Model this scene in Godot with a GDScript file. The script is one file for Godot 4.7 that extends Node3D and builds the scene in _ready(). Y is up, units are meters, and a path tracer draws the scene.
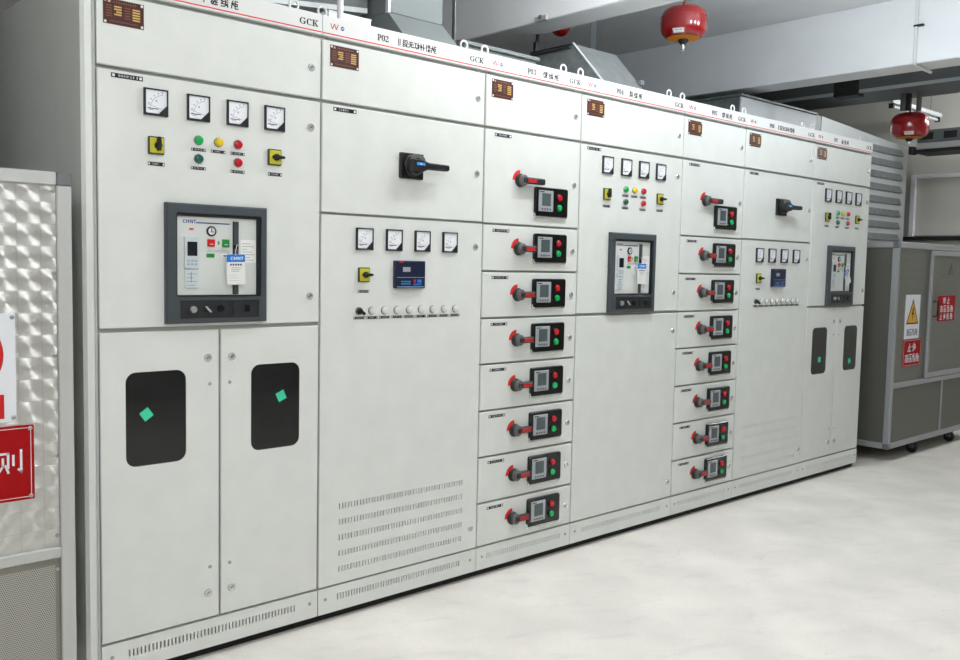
extends Node3D
# A low-voltage switchgear row in a plant room. x runs along the row, y is up, z comes out of the cabinet doors.

var M := {}
var cache := {}
var rng := RandomNumberGenerator.new()
const X := [0.0, 0.779, 1.564, 2.159, 2.950, 3.535, 4.312, 5.091]


func _ready():
	rng.seed = 7
	setup_view()
	make_materials()
	build_room()
	build_lamps()
	build_switchgear()
	build_left_enclosure()
	build_right_enclosure()
	build_transformer()
	build_overhead()
	build_small_things()


# ------------------------------------------------------------------ view
func setup_view():
	var cam := Camera3D.new()
	cam.name = "camera"
	var yaw := deg_to_rad(42.42005)
	var pit := deg_to_rad(-4.19362)
	var rol := deg_to_rad(1.200437)
	var fwd := Vector3(sin(yaw) * cos(pit), sin(pit), -cos(yaw) * cos(pit))
	var right := Vector3(cos(yaw), 0, sin(yaw))
	var up := right.cross(fwd)
	var r2 := right * cos(rol) + up * sin(rol)
	var u2 := -right * sin(rol) + up * cos(rol)
	cam.transform = Transform3D(Basis(r2, u2, -fwd), Vector3(-0.988, 1.34155, 2.7883))
	cam.fov = rad_to_deg(2.0 * atan(330.0 / 906.46))
	cam.near = 0.05
	cam.far = 60.0
	add_child(cam)
	var e := Environment.new()
	e.background_mode = Environment.BG_COLOR
	e.background_color = Color(0.02, 0.022, 0.025)
	e.tonemap_mode = Environment.TONE_MAPPER_LINEAR
	e.tonemap_exposure = 1.0
	e.sdfgi_enabled = true
	e.ssao_enabled = true
	e.ssil_enabled = true
	var w := WorldEnvironment.new()
	w.name = "world_environment"
	w.environment = e
	add_child(w)


const LAMPS := [   # x, z, energy, label; all unseen, place and strength set for the lighting
	[1.95, 0.62, 0.42, "unseen ceiling lamp over the aisle, placed to light the upper middle of the row"],
	[3.5, 0.72, 0.29, "unseen ceiling lamp between the two beams, placed to light the broad beam and far cabinets"],
	[-0.3, 3.5, 0.74, "unseen ceiling lamp behind the camera, placed to light the lower fronts of the row"],
	[-1.2, 1.6, 0.30, "unseen ceiling lamp near the patterned enclosure, placed to light the near cabinet side panel"],
	[7.4, 0.8, 0.48, "unseen ceiling lamp beyond the broad beam, placed to light the end wall"],
]
const LAMP_H := 2.90
const LAMP_ENERGY := 1.0


# ------------------------------------------------------------------ mesh helpers
func mb() -> SurfaceTool:
	var st := SurfaceTool.new()
	st.begin(Mesh.PRIMITIVE_TRIANGLES)
	return st


func vx(st: SurfaceTool, p: Vector3, n: Vector3, uv := Vector2.ZERO):
	st.set_normal(n)
	st.set_uv(uv)
	st.add_vertex(p)


func tri(st: SurfaceTool, a: Vector3, b: Vector3, c: Vector3, n: Vector3):
	if (c - a).cross(b - a).dot(n) < 0.0:
		var t := b
		b = c
		c = t
	vx(st, a, n)
	vx(st, b, n)
	vx(st, c, n)


func quad(st: SurfaceTool, a: Vector3, b: Vector3, c: Vector3, d: Vector3, n: Vector3):
	tri(st, a, b, c, n)
	tri(st, a, c, d, n)


# a quad whose outward side is away from the point inside
func qin(st: SurfaceTool, a: Vector3, b: Vector3, c: Vector3, d: Vector3, inside: Vector3):
	var n := (c - a).cross(d - b)
	if n.length() < 1e-12:
		n = (c - a).cross(b - a)
	n = n.normalized()
	if n.dot((a + b + c + d) * 0.25 - inside) < 0.0:
		n = -n
	quad(st, a, b, c, d, n)


func box(st: SurfaceTool, x0: float, y0: float, z0: float, x1: float, y1: float, z1: float, b := 0.0, t := Transform3D.IDENTITY):
	var c := Vector3(x0 + x1, y0 + y1, z0 + z1) * 0.5
	var h := Vector3(absf(x1 - x0), absf(y1 - y0), absf(z1 - z0)) * 0.5
	b = minf(b, minf(h.x, minf(h.y, h.z)) * 0.9)
	var p := func(s: Vector3, a: int) -> Vector3:
		var v := Vector3.ZERO
		for k in 3:
			v[k] = s[k] * (h[k] if k == a else h[k] - b)
		return t * (c + v)
	var dirs := [Vector3(-1, -1, 0), Vector3(1, -1, 0), Vector3(1, 1, 0), Vector3(-1, 1, 0)]
	for a in 3:
		var u: int = (a + 1) % 3
		var w: int = (a + 2) % 3
		for sg in [-1.0, 1.0]:
			var q := []
			for d in dirs:
				var s := Vector3.ZERO
				s[a] = sg
				s[u] = d.x
				s[w] = d.y
				q.append(p.call(s, a))
			var n := Vector3.ZERO
			n[a] = sg
			quad(st, q[0], q[1], q[2], q[3], t.basis * n)
			if b > 0.0:
				for s2 in [-1.0, 1.0]:       # edges between faces a and u
					var sa := Vector3.ZERO
					sa[a] = sg
					sa[u] = s2
					sa[w] = -1
					var sb := sa
					sb[w] = 1
					var n2 := Vector3.ZERO
					n2[a] = sg
					n2[u] = s2
					quad(st, p.call(sa, a), p.call(sb, a), p.call(sb, u), p.call(sa, u), t.basis * n2.normalized())
	if b > 0.0:
		for i in 8:
			var s := Vector3(1 if i & 1 else -1, 1 if i & 2 else -1, 1 if i & 4 else -1)
			tri(st, p.call(s, 0), p.call(s, 1), p.call(s, 2), t.basis * s.normalized())


# a solid between two four-cornered rings
func hexa(st: SurfaceTool, lo: Array, hi: Array):
	var m := Vector3.ZERO
	for q in lo + hi:
		m += q / 8.0
	qin(st, lo[0], lo[1], lo[2], lo[3], m)
	qin(st, hi[0], hi[1], hi[2], hi[3], m)
	for i in 4:
		var j := (i + 1) % 4
		qin(st, lo[i], lo[j], hi[j], hi[i], m)


func rrect(x0: float, y0: float, x1: float, y1: float, r: float, n := 5) -> PackedVector2Array:
	var o := PackedVector2Array()
	var cs := [Vector2(x1 - r, y1 - r), Vector2(x0 + r, y1 - r), Vector2(x0 + r, y0 + r), Vector2(x1 - r, y0 + r)]
	for k in 4:
		for i in n + 1:
			var a := (k + float(i) / n) * PI / 2
			o.append(cs[k] + Vector2(cos(a), sin(a)) * r)
	return o


# a convex or simple outline (counter-clockwise) drawn out from z0 to z1, front edge chamfered by b
func prism(st: SurfaceTool, poly: PackedVector2Array, z0: float, z1: float, b := 0.0, t := Transform3D.IDENTITY):
	var n := poly.size()
	var inner := PackedVector2Array()
	for i in n:
		var e0 := (poly[i] - poly[(i + n - 1) % n]).normalized()
		var e1 := (poly[(i + 1) % n] - poly[i]).normalized()
		var bis := (e0.orthogonal() + e1.orthogonal()) * -1.0
		bis = bis.normalized() if bis.length() > 1e-6 else -e0.orthogonal()
		inner.append(poly[i] + bis * b)
	# orthogonal() turns left or right by convention; make sure the inset shrinks
	var mid := Vector2.ZERO
	for q in poly:
		mid += q / n
	if b > 0.0 and inner[0].distance_to(mid) > poly[0].distance_to(mid):
		for i in n:
			inner[i] = poly[i] * 2.0 - inner[i]
	var idx := Geometry2D.triangulate_polygon(inner)
	for i in idx.size() / 3:
		var a := inner[idx[i * 3]]
		var c := inner[idx[i * 3 + 1]]
		var d := inner[idx[i * 3 + 2]]
		tri(st, t * Vector3(a.x, a.y, z1), t * Vector3(c.x, c.y, z1), t * Vector3(d.x, d.y, z1), t.basis * Vector3(0, 0, 1))
		tri(st, t * Vector3(a.x, a.y, z0), t * Vector3(c.x, c.y, z0), t * Vector3(d.x, d.y, z0), t.basis * Vector3(0, 0, -1))
	for i in n:
		var j := (i + 1) % n
		var e := poly[j] - poly[i]
		var nn := Vector3(e.y, -e.x, 0).normalized()
		quad(st, t * Vector3(poly[i].x, poly[i].y, z0), t * Vector3(poly[j].x, poly[j].y, z0), t * Vector3(poly[j].x, poly[j].y, z1 - b), t * Vector3(poly[i].x, poly[i].y, z1 - b), t.basis * nn)
		if b > 0.0:
			quad(st, t * Vector3(poly[i].x, poly[i].y, z1 - b), t * Vector3(poly[j].x, poly[j].y, z1 - b), t * Vector3(inner[j].x, inner[j].y, z1), t * Vector3(inner[i].x, inner[i].y, z1), t.basis * (nn + Vector3(0, 0, 1)).normalized())


# a rectangular plate with a rounded rectangular hole
func holed(st: SurfaceTool, x0: float, y0: float, x1: float, y1: float, hx0: float, hy0: float, hx1: float, hy1: float, r: float, z0: float, z1: float, b := 0.0015):
	var hole := rrect(hx0, hy0, hx1, hy1, r, 6)
	var cor := [Vector2(x1 - b, y1 - b), Vector2(x0 + b, y1 - b), Vector2(x0 + b, y0 + b), Vector2(x1 - b, y0 + b)]
	var N := hole.size()
	for i in N:
		var j := (i + 1) % N
		var k := i / 7
		var k2 := j / 7
		for zz in [[z1, 1.0], [z0, -1.0]]:
			var z: float = zz[0]
			var nz := Vector3(0, 0, zz[1])
			var a := Vector3(hole[i].x, hole[i].y, z)
			var c := Vector3(hole[j].x, hole[j].y, z)
			var d := Vector3(cor[k].x, cor[k].y, z)
			if k == k2:
				tri(st, a, c, d, nz)
			else:
				quad(st, a, c, Vector3(cor[k2].x, cor[k2].y, z), d, nz)
		var e := hole[j] - hole[i]
		quad(st, Vector3(hole[i].x, hole[i].y, z0), Vector3(hole[j].x, hole[j].y, z0), Vector3(hole[j].x, hole[j].y, z1), Vector3(hole[i].x, hole[i].y, z1), Vector3(-e.y, e.x, 0).normalized())
	var o := [Vector2(x1, y1), Vector2(x0, y1), Vector2(x0, y0), Vector2(x1, y0)]
	for i in 4:
		var j := (i + 1) % 4
		var e: Vector2 = o[j] - o[i]
		var n := Vector3(e.y, -e.x, 0).normalized()
		quad(st, Vector3(o[i].x, o[i].y, z0), Vector3(o[j].x, o[j].y, z0), Vector3(o[j].x, o[j].y, z1 - b), Vector3(o[i].x, o[i].y, z1 - b), n)
		quad(st, Vector3(o[i].x, o[i].y, z1 - b), Vector3(o[j].x, o[j].y, z1 - b), Vector3(cor[j].x, cor[j].y, z1), Vector3(cor[i].x, cor[i].y, z1), (n + Vector3(0, 0, 1)).normalized())


# profile of (radius, height) turned about an axis through c
func lathe(st: SurfaceTool, c: Vector3, prof: Array, n := 20, axis := 2, t := Transform3D.IDENTITY):
	var place := func(r: float, h: float, a: float) -> Vector3:
		var v := Vector3(cos(a) * r, sin(a) * r, h)
		if axis == 1:
			v = Vector3(cos(a) * r, h, -sin(a) * r)
		elif axis == 0:
			v = Vector3(h, cos(a) * r, sin(a) * r)
		return v
	for i in prof.size() - 1:
		var p: Vector2 = prof[i]
		var q: Vector2 = prof[i + 1]
		if p.distance_to(q) < 1e-7:
			continue
		var sl := Vector2(q.y - p.y, -(q.x - p.x)).normalized()   # outward for a profile that climbs with the outside on its right
		for k in n:
			var a0 := TAU * k / n
			var a1 := TAU * (k + 1) / n
			var n0: Vector3 = t.basis * place.call(sl.x, sl.y, a0)
			var n1: Vector3 = t.basis * place.call(sl.x, sl.y, a1)
			var v := [t * (c + place.call(p.x, p.y, a0)), t * (c + place.call(p.x, p.y, a1)), t * (c + place.call(q.x, q.y, a1)), t * (c + place.call(q.x, q.y, a0))]
			var nn := [n0, n1, n1, n0]
			for tr in [[0, 1, 2], [0, 2, 3]]:
				var A: Vector3 = v[tr[0]]
				var B: Vector3 = v[tr[1]]
				var C: Vector3 = v[tr[2]]
				if (C - A).cross(B - A).length() < 1e-12:
					continue
				var ord: Array = tr if (C - A).cross(B - A).dot(n0 + n1) > 0.0 else [tr[0], tr[2], tr[1]]
				for o in ord:
					vx(st, v[o], nn[o])


func tube(st: SurfaceTool, pts: Array, r: float, n := 8, closed := false):
	var m := pts.size()
	var rings := []
	var nors := []
	var u := Vector3.ZERO
	for i in m:
		var d: Vector3
		if closed:
			d = pts[(i + 1) % m] - pts[(i + m - 1) % m]
		else:
			d = pts[mini(i + 1, m - 1)] - pts[maxi(i - 1, 0)]
		d = d.normalized()
		if u == Vector3.ZERO:
			u = d.cross(Vector3.UP if absf(d.y) < 0.9 else Vector3.RIGHT).normalized()
		u = (u - d * u.dot(d)).normalized()
		var w := d.cross(u)
		var ring := []
		var nor := []
		for k in n:
			var a := TAU * k / n
			var v := u * cos(a) + w * sin(a)
			ring.append(pts[i] + v * r)
			nor.append(v)
		rings.append(ring)
		nors.append(nor)
	for i in (m if closed else m - 1):
		var j := (i + 1) % m
		for k in n:
			var l := (k + 1) % n
			var v := [rings[i][k], rings[i][l], rings[j][l], rings[j][k]]
			var nn := [nors[i][k], nors[i][l], nors[j][l], nors[j][k]]
			for tr in [[0, 1, 2], [0, 2, 3]]:
				var ord: Array = tr if (v[tr[2]] - v[tr[0]]).cross(v[tr[1]] - v[tr[0]]).dot(nn[tr[0]]) > 0.0 else [tr[0], tr[2], tr[1]]
				for o in ord:
					vx(st, v[o], nn[o])
	if not closed:
		for e in [[0, 1], [m - 1, m - 2]]:
			var nd: Vector3 = (pts[e[0]] - pts[e[1]]).normalized()
			for k in range(1, n - 1):
				tri(st, rings[e[0]][0], rings[e[0]][k], rings[e[0]][k + 1], nd)


# a flat printed face with texture coordinates, its edges closed by a thin box behind it
func face(st: SurfaceTool, x0: float, y0: float, x1: float, y1: float, z: float):
	var n := Vector3(0, 0, 1)
	var c := [[x0, y0, 0, 1], [x0, y1, 0, 0], [x1, y1, 1, 0], [x1, y0, 1, 1]]
	for k in [0, 1, 2, 0, 2, 3]:
		vx(st, Vector3(c[k][0], c[k][1], z), n, Vector2(c[k][2], c[k][3]))


# ------------------------------------------------------------------ scene helpers
func commit(list: Array) -> ArrayMesh:
	var m := ArrayMesh.new()
	for e in list:
		var st: SurfaceTool = e[0]
		st.commit(m)
		m.surface_set_material(m.get_surface_count() - 1, e[1])
	return m


func put(parent: Node, called: String, m: Mesh, at := Vector3.ZERO, turn := Vector3.ZERO) -> MeshInstance3D:
	var o := MeshInstance3D.new()
	o.name = called if parent.get_node_or_null(called) == null else numbered(parent, called)
	o.mesh = m
	o.position = at
	o.rotation = turn
	o.cast_shadow = GeometryInstance3D.SHADOW_CASTING_SETTING_ON
	parent.add_child(o, true)
	return o


func obj(parent: Node, called: String, st: SurfaceTool, mat: Material) -> MeshInstance3D:
	return put(parent, called, commit([[st, mat]]))


# one straight bar as a part of its own
func bar(parent: Node, called: String, m: Material, x0: float, y0: float, z0: float, x1: float, y1: float, z1: float, b := 0.0) -> MeshInstance3D:
	var st := mb()
	box(st, x0, y0, z0, x1, y1, z1, b)
	return obj(parent, called, st, m)


func numbered(parent: Node, called: String) -> String:
	var k := 1
	while parent.has_node("%s_%03d" % [called, k]):
		k += 1
	return "%s_%03d" % [called, k]


func tag(o: Node, label: String, category: String, group := ""):
	o.set_meta("label", label)
	o.set_meta("category", category)
	if group:
		o.set_meta("group", group)


func thing(called: String, label: String, category: String, at := Vector3.ZERO, group := "") -> Node3D:
	var o := Node3D.new()
	o.name = called if not has_node(called) else numbered(self, called)
	add_child(o, true)
	o.position = at
	tag(o, label, category, group)
	return o


func struct(called: String, st: SurfaceTool, mat: Material, label := "", category := "") -> MeshInstance3D:
	var o := obj(self, called, st, mat)
	o.set_meta("kind", "structure")
	if label:
		tag(o, label, category)
	return o


# ------------------------------------------------------------------ materials
func mat(c: Color, rough := 0.5, metal := 0.0) -> StandardMaterial3D:
	var m := StandardMaterial3D.new()
	m.albedo_color = c
	m.roughness = rough
	m.metallic = metal
	return m


func noise_tex(freq: float, ramp: Array, seed_: int, size := 512, octaves := 4, type := FastNoiseLite.TYPE_SIMPLEX_SMOOTH, normal := false, strength := 2.0) -> NoiseTexture2D:
	var f := FastNoiseLite.new()
	f.seed = seed_
	f.frequency = freq
	f.noise_type = type
	f.fractal_octaves = octaves
	var t := NoiseTexture2D.new()
	t.width = size
	t.height = size
	t.seamless = true
	t.noise = f
	if normal:
		t.as_normal_map = true
		t.bump_strength = strength
	elif ramp.size():
		var g := Gradient.new()
		g.offsets = PackedFloat32Array(ramp.map(func(r): return r[0]))
		g.colors = PackedColorArray(ramp.map(func(r): return r[1]))
		t.color_ramp = g
	return t


func world_tiled(m: StandardMaterial3D, s: float):
	m.uv1_triplanar = true
	m.uv1_world_triplanar = true
	m.uv1_scale = Vector3.ONE * s
	m.uv1_triplanar_sharpness = 4.0


func make_materials():
	var paint := mat(Color.WHITE, 0.42)
	paint.albedo_texture = noise_tex(0.02, [[0.0, Color(0.855, 0.866, 0.848)], [1.0, Color(0.88, 0.89, 0.872)]], 3, 256, 3)
	world_tiled(paint, 1.2)
	paint.heightmap_enabled = true
	paint.heightmap_texture = noise_tex(0.16, [], 9, 256, 2)
	paint.heightmap_scale = 0.006
	M.paint = paint
	var frame := mat(Color(0.70, 0.715, 0.70), 0.5)
	M.frame = frame
	M.header = mat(Color(0.87, 0.875, 0.87), 0.45)
	M.red_line = mat(Color(0.85, 0.13, 0.13), 0.5)
	M.ink = mat(Color(0.04, 0.04, 0.05), 0.6)
	M.ink_red = mat(Color(0.7, 0.12, 0.12), 0.6)
	M.ink_blue = mat(Color(0.12, 0.24, 0.5), 0.6)
	M.ink_grey = mat(Color(0.45, 0.47, 0.5), 0.6)
	M.white_print = mat(Color(0.93, 0.93, 0.92), 0.5)
	M.black = mat(Color(0.045, 0.05, 0.055), 0.42)
	M.black_gloss = mat(Color(0.02, 0.025, 0.028), 0.2)
	M.handle = mat(Color(0.12, 0.13, 0.14), 0.45)
	M.handle_grey = mat(Color(0.36, 0.355, 0.35), 0.5)
	M.handle_red = mat(Color(0.7, 0.1, 0.1), 0.45)
	M.arc_red = mat(Color(0.86, 0.16, 0.15), 0.5)
	M.silver = mat(Color(0.66, 0.68, 0.7), 0.4, 0.3)
	M.lcd = mat(Color(0.30, 0.35, 0.35), 0.25)
	M.chrome = mat(Color(0.84, 0.85, 0.85), 0.25, 0.65)
	M.steel = mat(Color(0.66, 0.66, 0.65), 0.35, 0.6)
	M.bezel = mat(Color(0.235, 0.265, 0.285), 0.5)
	M.bezel_dark = mat(Color(0.085, 0.10, 0.12), 0.5)
	M.faceplate = mat(Color(0.83, 0.845, 0.83), 0.45)
	M.module = mat(Color(0.78, 0.81, 0.82), 0.4)
	M.screen = mat(Color(0.05, 0.06, 0.09), 0.15)
	M.key = mat(Color(0.55, 0.68, 0.74), 0.5)
	M.button_red = mat(Color(0.78, 0.08, 0.09), 0.35)
	M.button_green = mat(Color(0.10, 0.52, 0.22), 0.35)
	M.slot = mat(Color(0.24, 0.26, 0.28), 0.4)
	M.meter_frame = mat(Color(0.08, 0.11, 0.14), 0.4)
	M.switch_yellow = mat(Color(0.80, 0.78, 0.20), 0.45)
	M.switch_base = mat(Color(0.27, 0.28, 0.22), 0.5)
	M.lens_green = lens(Color(0.02, 0.66, 0.34))
	M.lens_dark_green = lens(Color(0.10, 0.36, 0.31))
	M.lens_yellow = lens(Color(0.88, 0.76, 0.02))
	M.lens_red = lens(Color(0.76, 0.05, 0.10))
	M.lens_clear = lens(Color(0.86, 0.86, 0.84))
	M.rim = mat(Color(0.5, 0.5, 0.5), 0.35, 0.6)
	M.controller = mat(Color(0.055, 0.10, 0.22), 0.35)
	M.controller_line = mat(Color(0.55, 0.62, 0.72), 0.5)
	M.cyan = mat(Color(0.22, 0.55, 0.78), 0.5)
	M.tag_blue = mat(Color(0.08, 0.44, 0.80), 0.5)
	M.label_blue = mat(Color(0.16, 0.58, 0.88), 0.45)
	M.sticker = mat(Color(0.22, 0.80, 0.62), 0.55)
	var glass := mat(Color(0.09, 0.10, 0.105, 0.7), 0.04)
	glass.transparency = BaseMaterial3D.TRANSPARENCY_ALPHA
	M.glass = glass
	M.shade_dark = mat(Color(0.22, 0.225, 0.225), 0.7)  # dark grey standing for shade inside slots, behind panes and out of view
	M.busbar = mat(Color(0.16, 0.10, 0.06), 0.5)
	M.channel = mat(Color(0.07, 0.07, 0.07), 0.8)  # near black, so the gap under the cabinets reads as deep shade
	# room
	var wall := mat(Color.WHITE, 0.85)
	wall.albedo_texture = noise_tex(0.012, [[0.0, Color(0.72, 0.71, 0.68)], [1.0, Color(0.79, 0.78, 0.75)]], 11, 256, 4)
	world_tiled(wall, 0.4)
	M.wall = wall
	var end_wall: StandardMaterial3D = wall.duplicate()
	end_wall.albedo_texture = noise_tex(0.012, [[0.0, Color(0.83, 0.82, 0.785)], [1.0, Color(0.88, 0.87, 0.835)]], 15, 256, 4)
	M.end_wall = end_wall
	var beam := mat(Color.WHITE, 0.8)
	beam.albedo_texture = noise_tex(0.015, [[0.0, Color(0.92, 0.925, 0.93)], [1.0, Color(0.95, 0.955, 0.96)]], 12, 256, 4)
	world_tiled(beam, 0.5)
	M.beam = beam
	M.floor = floor_material()
	# sheet metals
	M.galv = galvanised()
	M.galv_dull = mat(Color(0.45, 0.475, 0.475), 0.62, 0.25)
	M.galv_bright = mat(Color(0.78, 0.80, 0.81), 0.35, 0.35)
	M.pale_sheet = mat(Color(0.85, 0.87, 0.885), 0.5, 0.1)
	M.sheet_dark = mat(Color(0.40, 0.40, 0.37), 0.45, 0.3)
	M.alu = mat(Color(0.76, 0.765, 0.755), 0.45, 0.35)
	M.alu_dark = mat(Color(0.64, 0.65, 0.66), 0.45, 0.35)
	M.alu_corner = mat(Color(0.45, 0.46, 0.47), 0.45, 0.3)
	M.perlage = perlage(4.0)
	M.perlage_dark = M.perlage.duplicate()
	M.perlage_dark.albedo_color = Color(0.66, 0.67, 0.65)
	M.perforated = perforated()
	M.sheet = mat(Color(0.52, 0.52, 0.485), 0.45, 0.3)
	M.sign_red = mat(Color(0.63, 0.015, 0.04), 0.6)
	M.sign_red.metallic_specular = 0.3
	M.sign_white = mat(Color(0.90, 0.91, 0.93), 0.4)
	M.sign_yellow = mat(Color(0.85, 0.62, 0.08), 0.4)
	M.extinguisher = mat(Color(0.60, 0.015, 0.04), 0.18)
	M.extinguisher.clearcoat_enabled = true
	M.extinguisher.clearcoat = 0.6
	M.extinguisher.clearcoat_roughness = 0.08
	M.ext_label = mat(Color(0.86, 0.52, 0.08), 0.4)
	M.pvc = mat(Color(0.88, 0.885, 0.88), 0.4)
	M.dark_steel = mat(Color(0.10, 0.11, 0.115), 0.6)
	M.grey_steel = mat(Color(0.42, 0.44, 0.45), 0.5, 0.3)
	M.rubber = mat(Color(0.03, 0.035, 0.05), 0.7)
	M.caster_blue = mat(Color(0.05, 0.08, 0.16), 0.4)
	var tube_m := mat(Color(0.95, 0.96, 1.0), 0.4)
	tube_m.emission_enabled = true
	tube_m.emission = Color(0.95, 0.98, 1.0)
	tube_m.emission_energy_multiplier = 3.0
	M.tube_lit = tube_m
	M.rating = plate_material()
	M.dial = []
	for k in 4:
		M.dial.append(dial_material(k))
	M.strips = []
	for k in 4:
		M.strips.append(strip_material(k))
	M.tag_card = card_material()


func lens(c: Color) -> StandardMaterial3D:
	var m := mat(c, 0.22)
	m.subsurf_scatter_enabled = true
	m.subsurf_scatter_strength = 0.05
	return m


func image_material(im: Image, rough := 0.45, metal := 0.0) -> StandardMaterial3D:
	var m := mat(Color.WHITE, rough, metal)
	m.albedo_texture = ImageTexture.create_from_image(im)
	return m


func floor_material() -> StandardMaterial3D:
	var n := 1024
	var im := Image.create(n, n, false, Image.FORMAT_RGB8)
	var big := FastNoiseLite.new()
	big.seed = 21
	big.frequency = 0.006
	big.fractal_octaves = 5
	var streak := FastNoiseLite.new()
	streak.seed = 5
	streak.frequency = 0.012
	streak.fractal_octaves = 4
	var fine := FastNoiseLite.new()
	fine.seed = 8
	fine.frequency = 0.2
	fine.fractal_octaves = 2
	for y in n:
		for x in n:
			# blend towards the opposite edge so that the tile repeats without a seam
			var fx := smoothstep(0.85, 1.0, float(x) / n)
			var fy := smoothstep(0.85, 1.0, float(y) / n)
			var v := 0.0
			for q in [[x, y, (1 - fx) * (1 - fy)], [x - n, y, fx * (1 - fy)], [x, y - n, (1 - fx) * fy], [x - n, y - n, fx * fy]]:
				if q[2] <= 0.0:
					continue
				var b := big.get_noise_2d(q[0], q[1])
				var s := streak.get_noise_2d(q[0] * 0.45 + q[1] * 0.9 + b * 40.0, q[1] * 2.2 - q[0] * 1.2)
				v += q[2] * (b * 0.06 - maxf(0.0, s - 0.25) * 0.07 + fine.get_noise_2d(q[0], q[1]) * 0.014)
			var c := clampf(0.915 + v, 0.3, 1.0)
			im.set_pixel(x, y, Color(c * 1.0, c * 0.978, c * 0.942))
	for k in 60:     # scuffs and scratches trodden into the screed
		var p := Vector2(rng.randf() * n, rng.randf() * n)
		var a := rng.randfn(0.5, 0.5)
		var len_ := rng.randf_range(10, 70)
		var dark := rng.randf_range(0.03, 0.12)
		for i in int(len_):
			var q := p + Vector2(cos(a), sin(a)) * i
			a += rng.randf_range(-0.05, 0.05)
			var px := posmod(int(q.x), n)
			var py := posmod(int(q.y), n)
			im.set_pixel(px, py, im.get_pixel(px, py).darkened(dark))
	var m := image_material(im, 0.62)
	m.uv1_triplanar = true
	m.uv1_world_triplanar = true
	m.uv1_scale = Vector3.ONE * 0.30
	return m


func galvanised() -> StandardMaterial3D:
	var m := mat(Color.WHITE, 0.42, 0.6)
	m.albedo_texture = noise_tex(0.05, [[0.0, Color(0.50, 0.53, 0.53)], [0.5, Color(0.555, 0.58, 0.58)], [1.0, Color(0.61, 0.63, 0.63)]], 31, 256, 3, FastNoiseLite.TYPE_CELLULAR)
	m.roughness_texture = noise_tex(0.02, [[0.0, Color(0.75, 0.75, 0.75)], [1.0, Color(1, 1, 1)]], 33, 128, 3)
	world_tiled(m, 1.6)
	return m


# engine-turned sheet: overlapping spun discs, each a set of fine rings (relief of the metal itself)
func perlage(cells: float) -> StandardMaterial3D:
	var n := 512
	var im := Image.create(n, n, false, Image.FORMAT_RGB8)
	var col := Image.create(n, n, false, Image.FORMAT_RGB8)
	var c := int(cells)
	var s := float(n) / c
	var rn := FastNoiseLite.new()
	rn.seed = 4
	rn.frequency = 0.9
	for y in n:
		for x in n:
			# the sheet is spun in square steps: each square keeps the rings of its own disc
			var ctr := Vector2((floor(x / s) + 0.5) * s, (floor(y / s) + 0.5) * s)
			var best := Vector2(x + 0.5, y + 0.5) - ctr
			var u := best.normalized() if best.length() > 0.5 else Vector2.ZERO
			var ring := sin(best.length() * 1.7) * 0.46
			var t := u * clampf(ring, -0.75, 0.75)
			var nz := sqrt(maxf(0.05, 1.0 - t.length_squared()))
			im.set_pixel(x, y, Color(t.x * 0.5 + 0.5, -t.y * 0.5 + 0.5, nz * 0.5 + 0.5))
			var edge := maxf(absf(best.x), absf(best.y)) / (s * 0.5)
			var v := 0.80 - 0.08 * smoothstep(0.95, 1.0, edge)
			col.set_pixel(x, y, Color(v, v, v * 0.99))
	var m := image_material(col, 0.28, 0.85)
	m.normal_enabled = true
	m.normal_texture = ImageTexture.create_from_image(im)
	m.normal_scale = 1.0
	m.uv1_triplanar = true
	m.uv1_world_triplanar = true
	m.uv1_scale = Vector3.ONE / (0.062 * cells)
	return m


func perforated() -> StandardMaterial3D:
	var n := 128
	var im := Image.create(n, n, false, Image.FORMAT_RGB8)
	for y in n:
		for x in n:
			var q := Vector2(fposmod(x / 16.0, 1.0), fposmod(y / 16.0, 1.0))
			var row := int(y / 16)
			q.x = fposmod(q.x + (0.5 if row % 2 else 0.0), 1.0)
			var d := q.distance_to(Vector2(0.5, 0.5))
			var v := lerpf(0.40, 0.70, smoothstep(0.24, 0.40, d))
			im.set_pixel(x, y, Color(v, v * 0.99, v * 0.95))
	var m := image_material(im, 0.5, 0.35)
	m.uv1_triplanar = true
	m.uv1_world_triplanar = true
	m.uv1_scale = Vector3.ONE / (0.0056 * 8)
	return m


func plate_material() -> StandardMaterial3D:
	var im := Image.create(120, 78, false, Image.FORMAT_RGB8)
	var brown := Color(0.25, 0.075, 0.055)
	im.fill(brown)
	var pale := Color(0.50, 0.30, 0.22)
	var gold := Color(0.80, 0.66, 0.36)
	im.fill_rect(Rect2i(14, 5, 7, 7), Color(0.75, 0.68, 0.6))
	for x in range(30, 100, 7):
		im.fill_rect(Rect2i(x, 6, 4, 6), pale)
	for k in 5:
		var y := 20 + k * 8
		im.fill_rect(Rect2i(8, y, 18, 3), pale)
		im.fill_rect(Rect2i(62, y, 18, 3), pale)
		if k < 4:
			im.fill_rect(Rect2i(32 if k != 2 else 38, y, 22 if k != 2 else 16, 5), gold)
		im.fill_rect(Rect2i(86, y, 23, 5), gold)
	for x in range(20, 104, 6):
		im.fill_rect(Rect2i(x, 66, 4, 4), pale)
	return image_material(im, 0.4)


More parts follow.
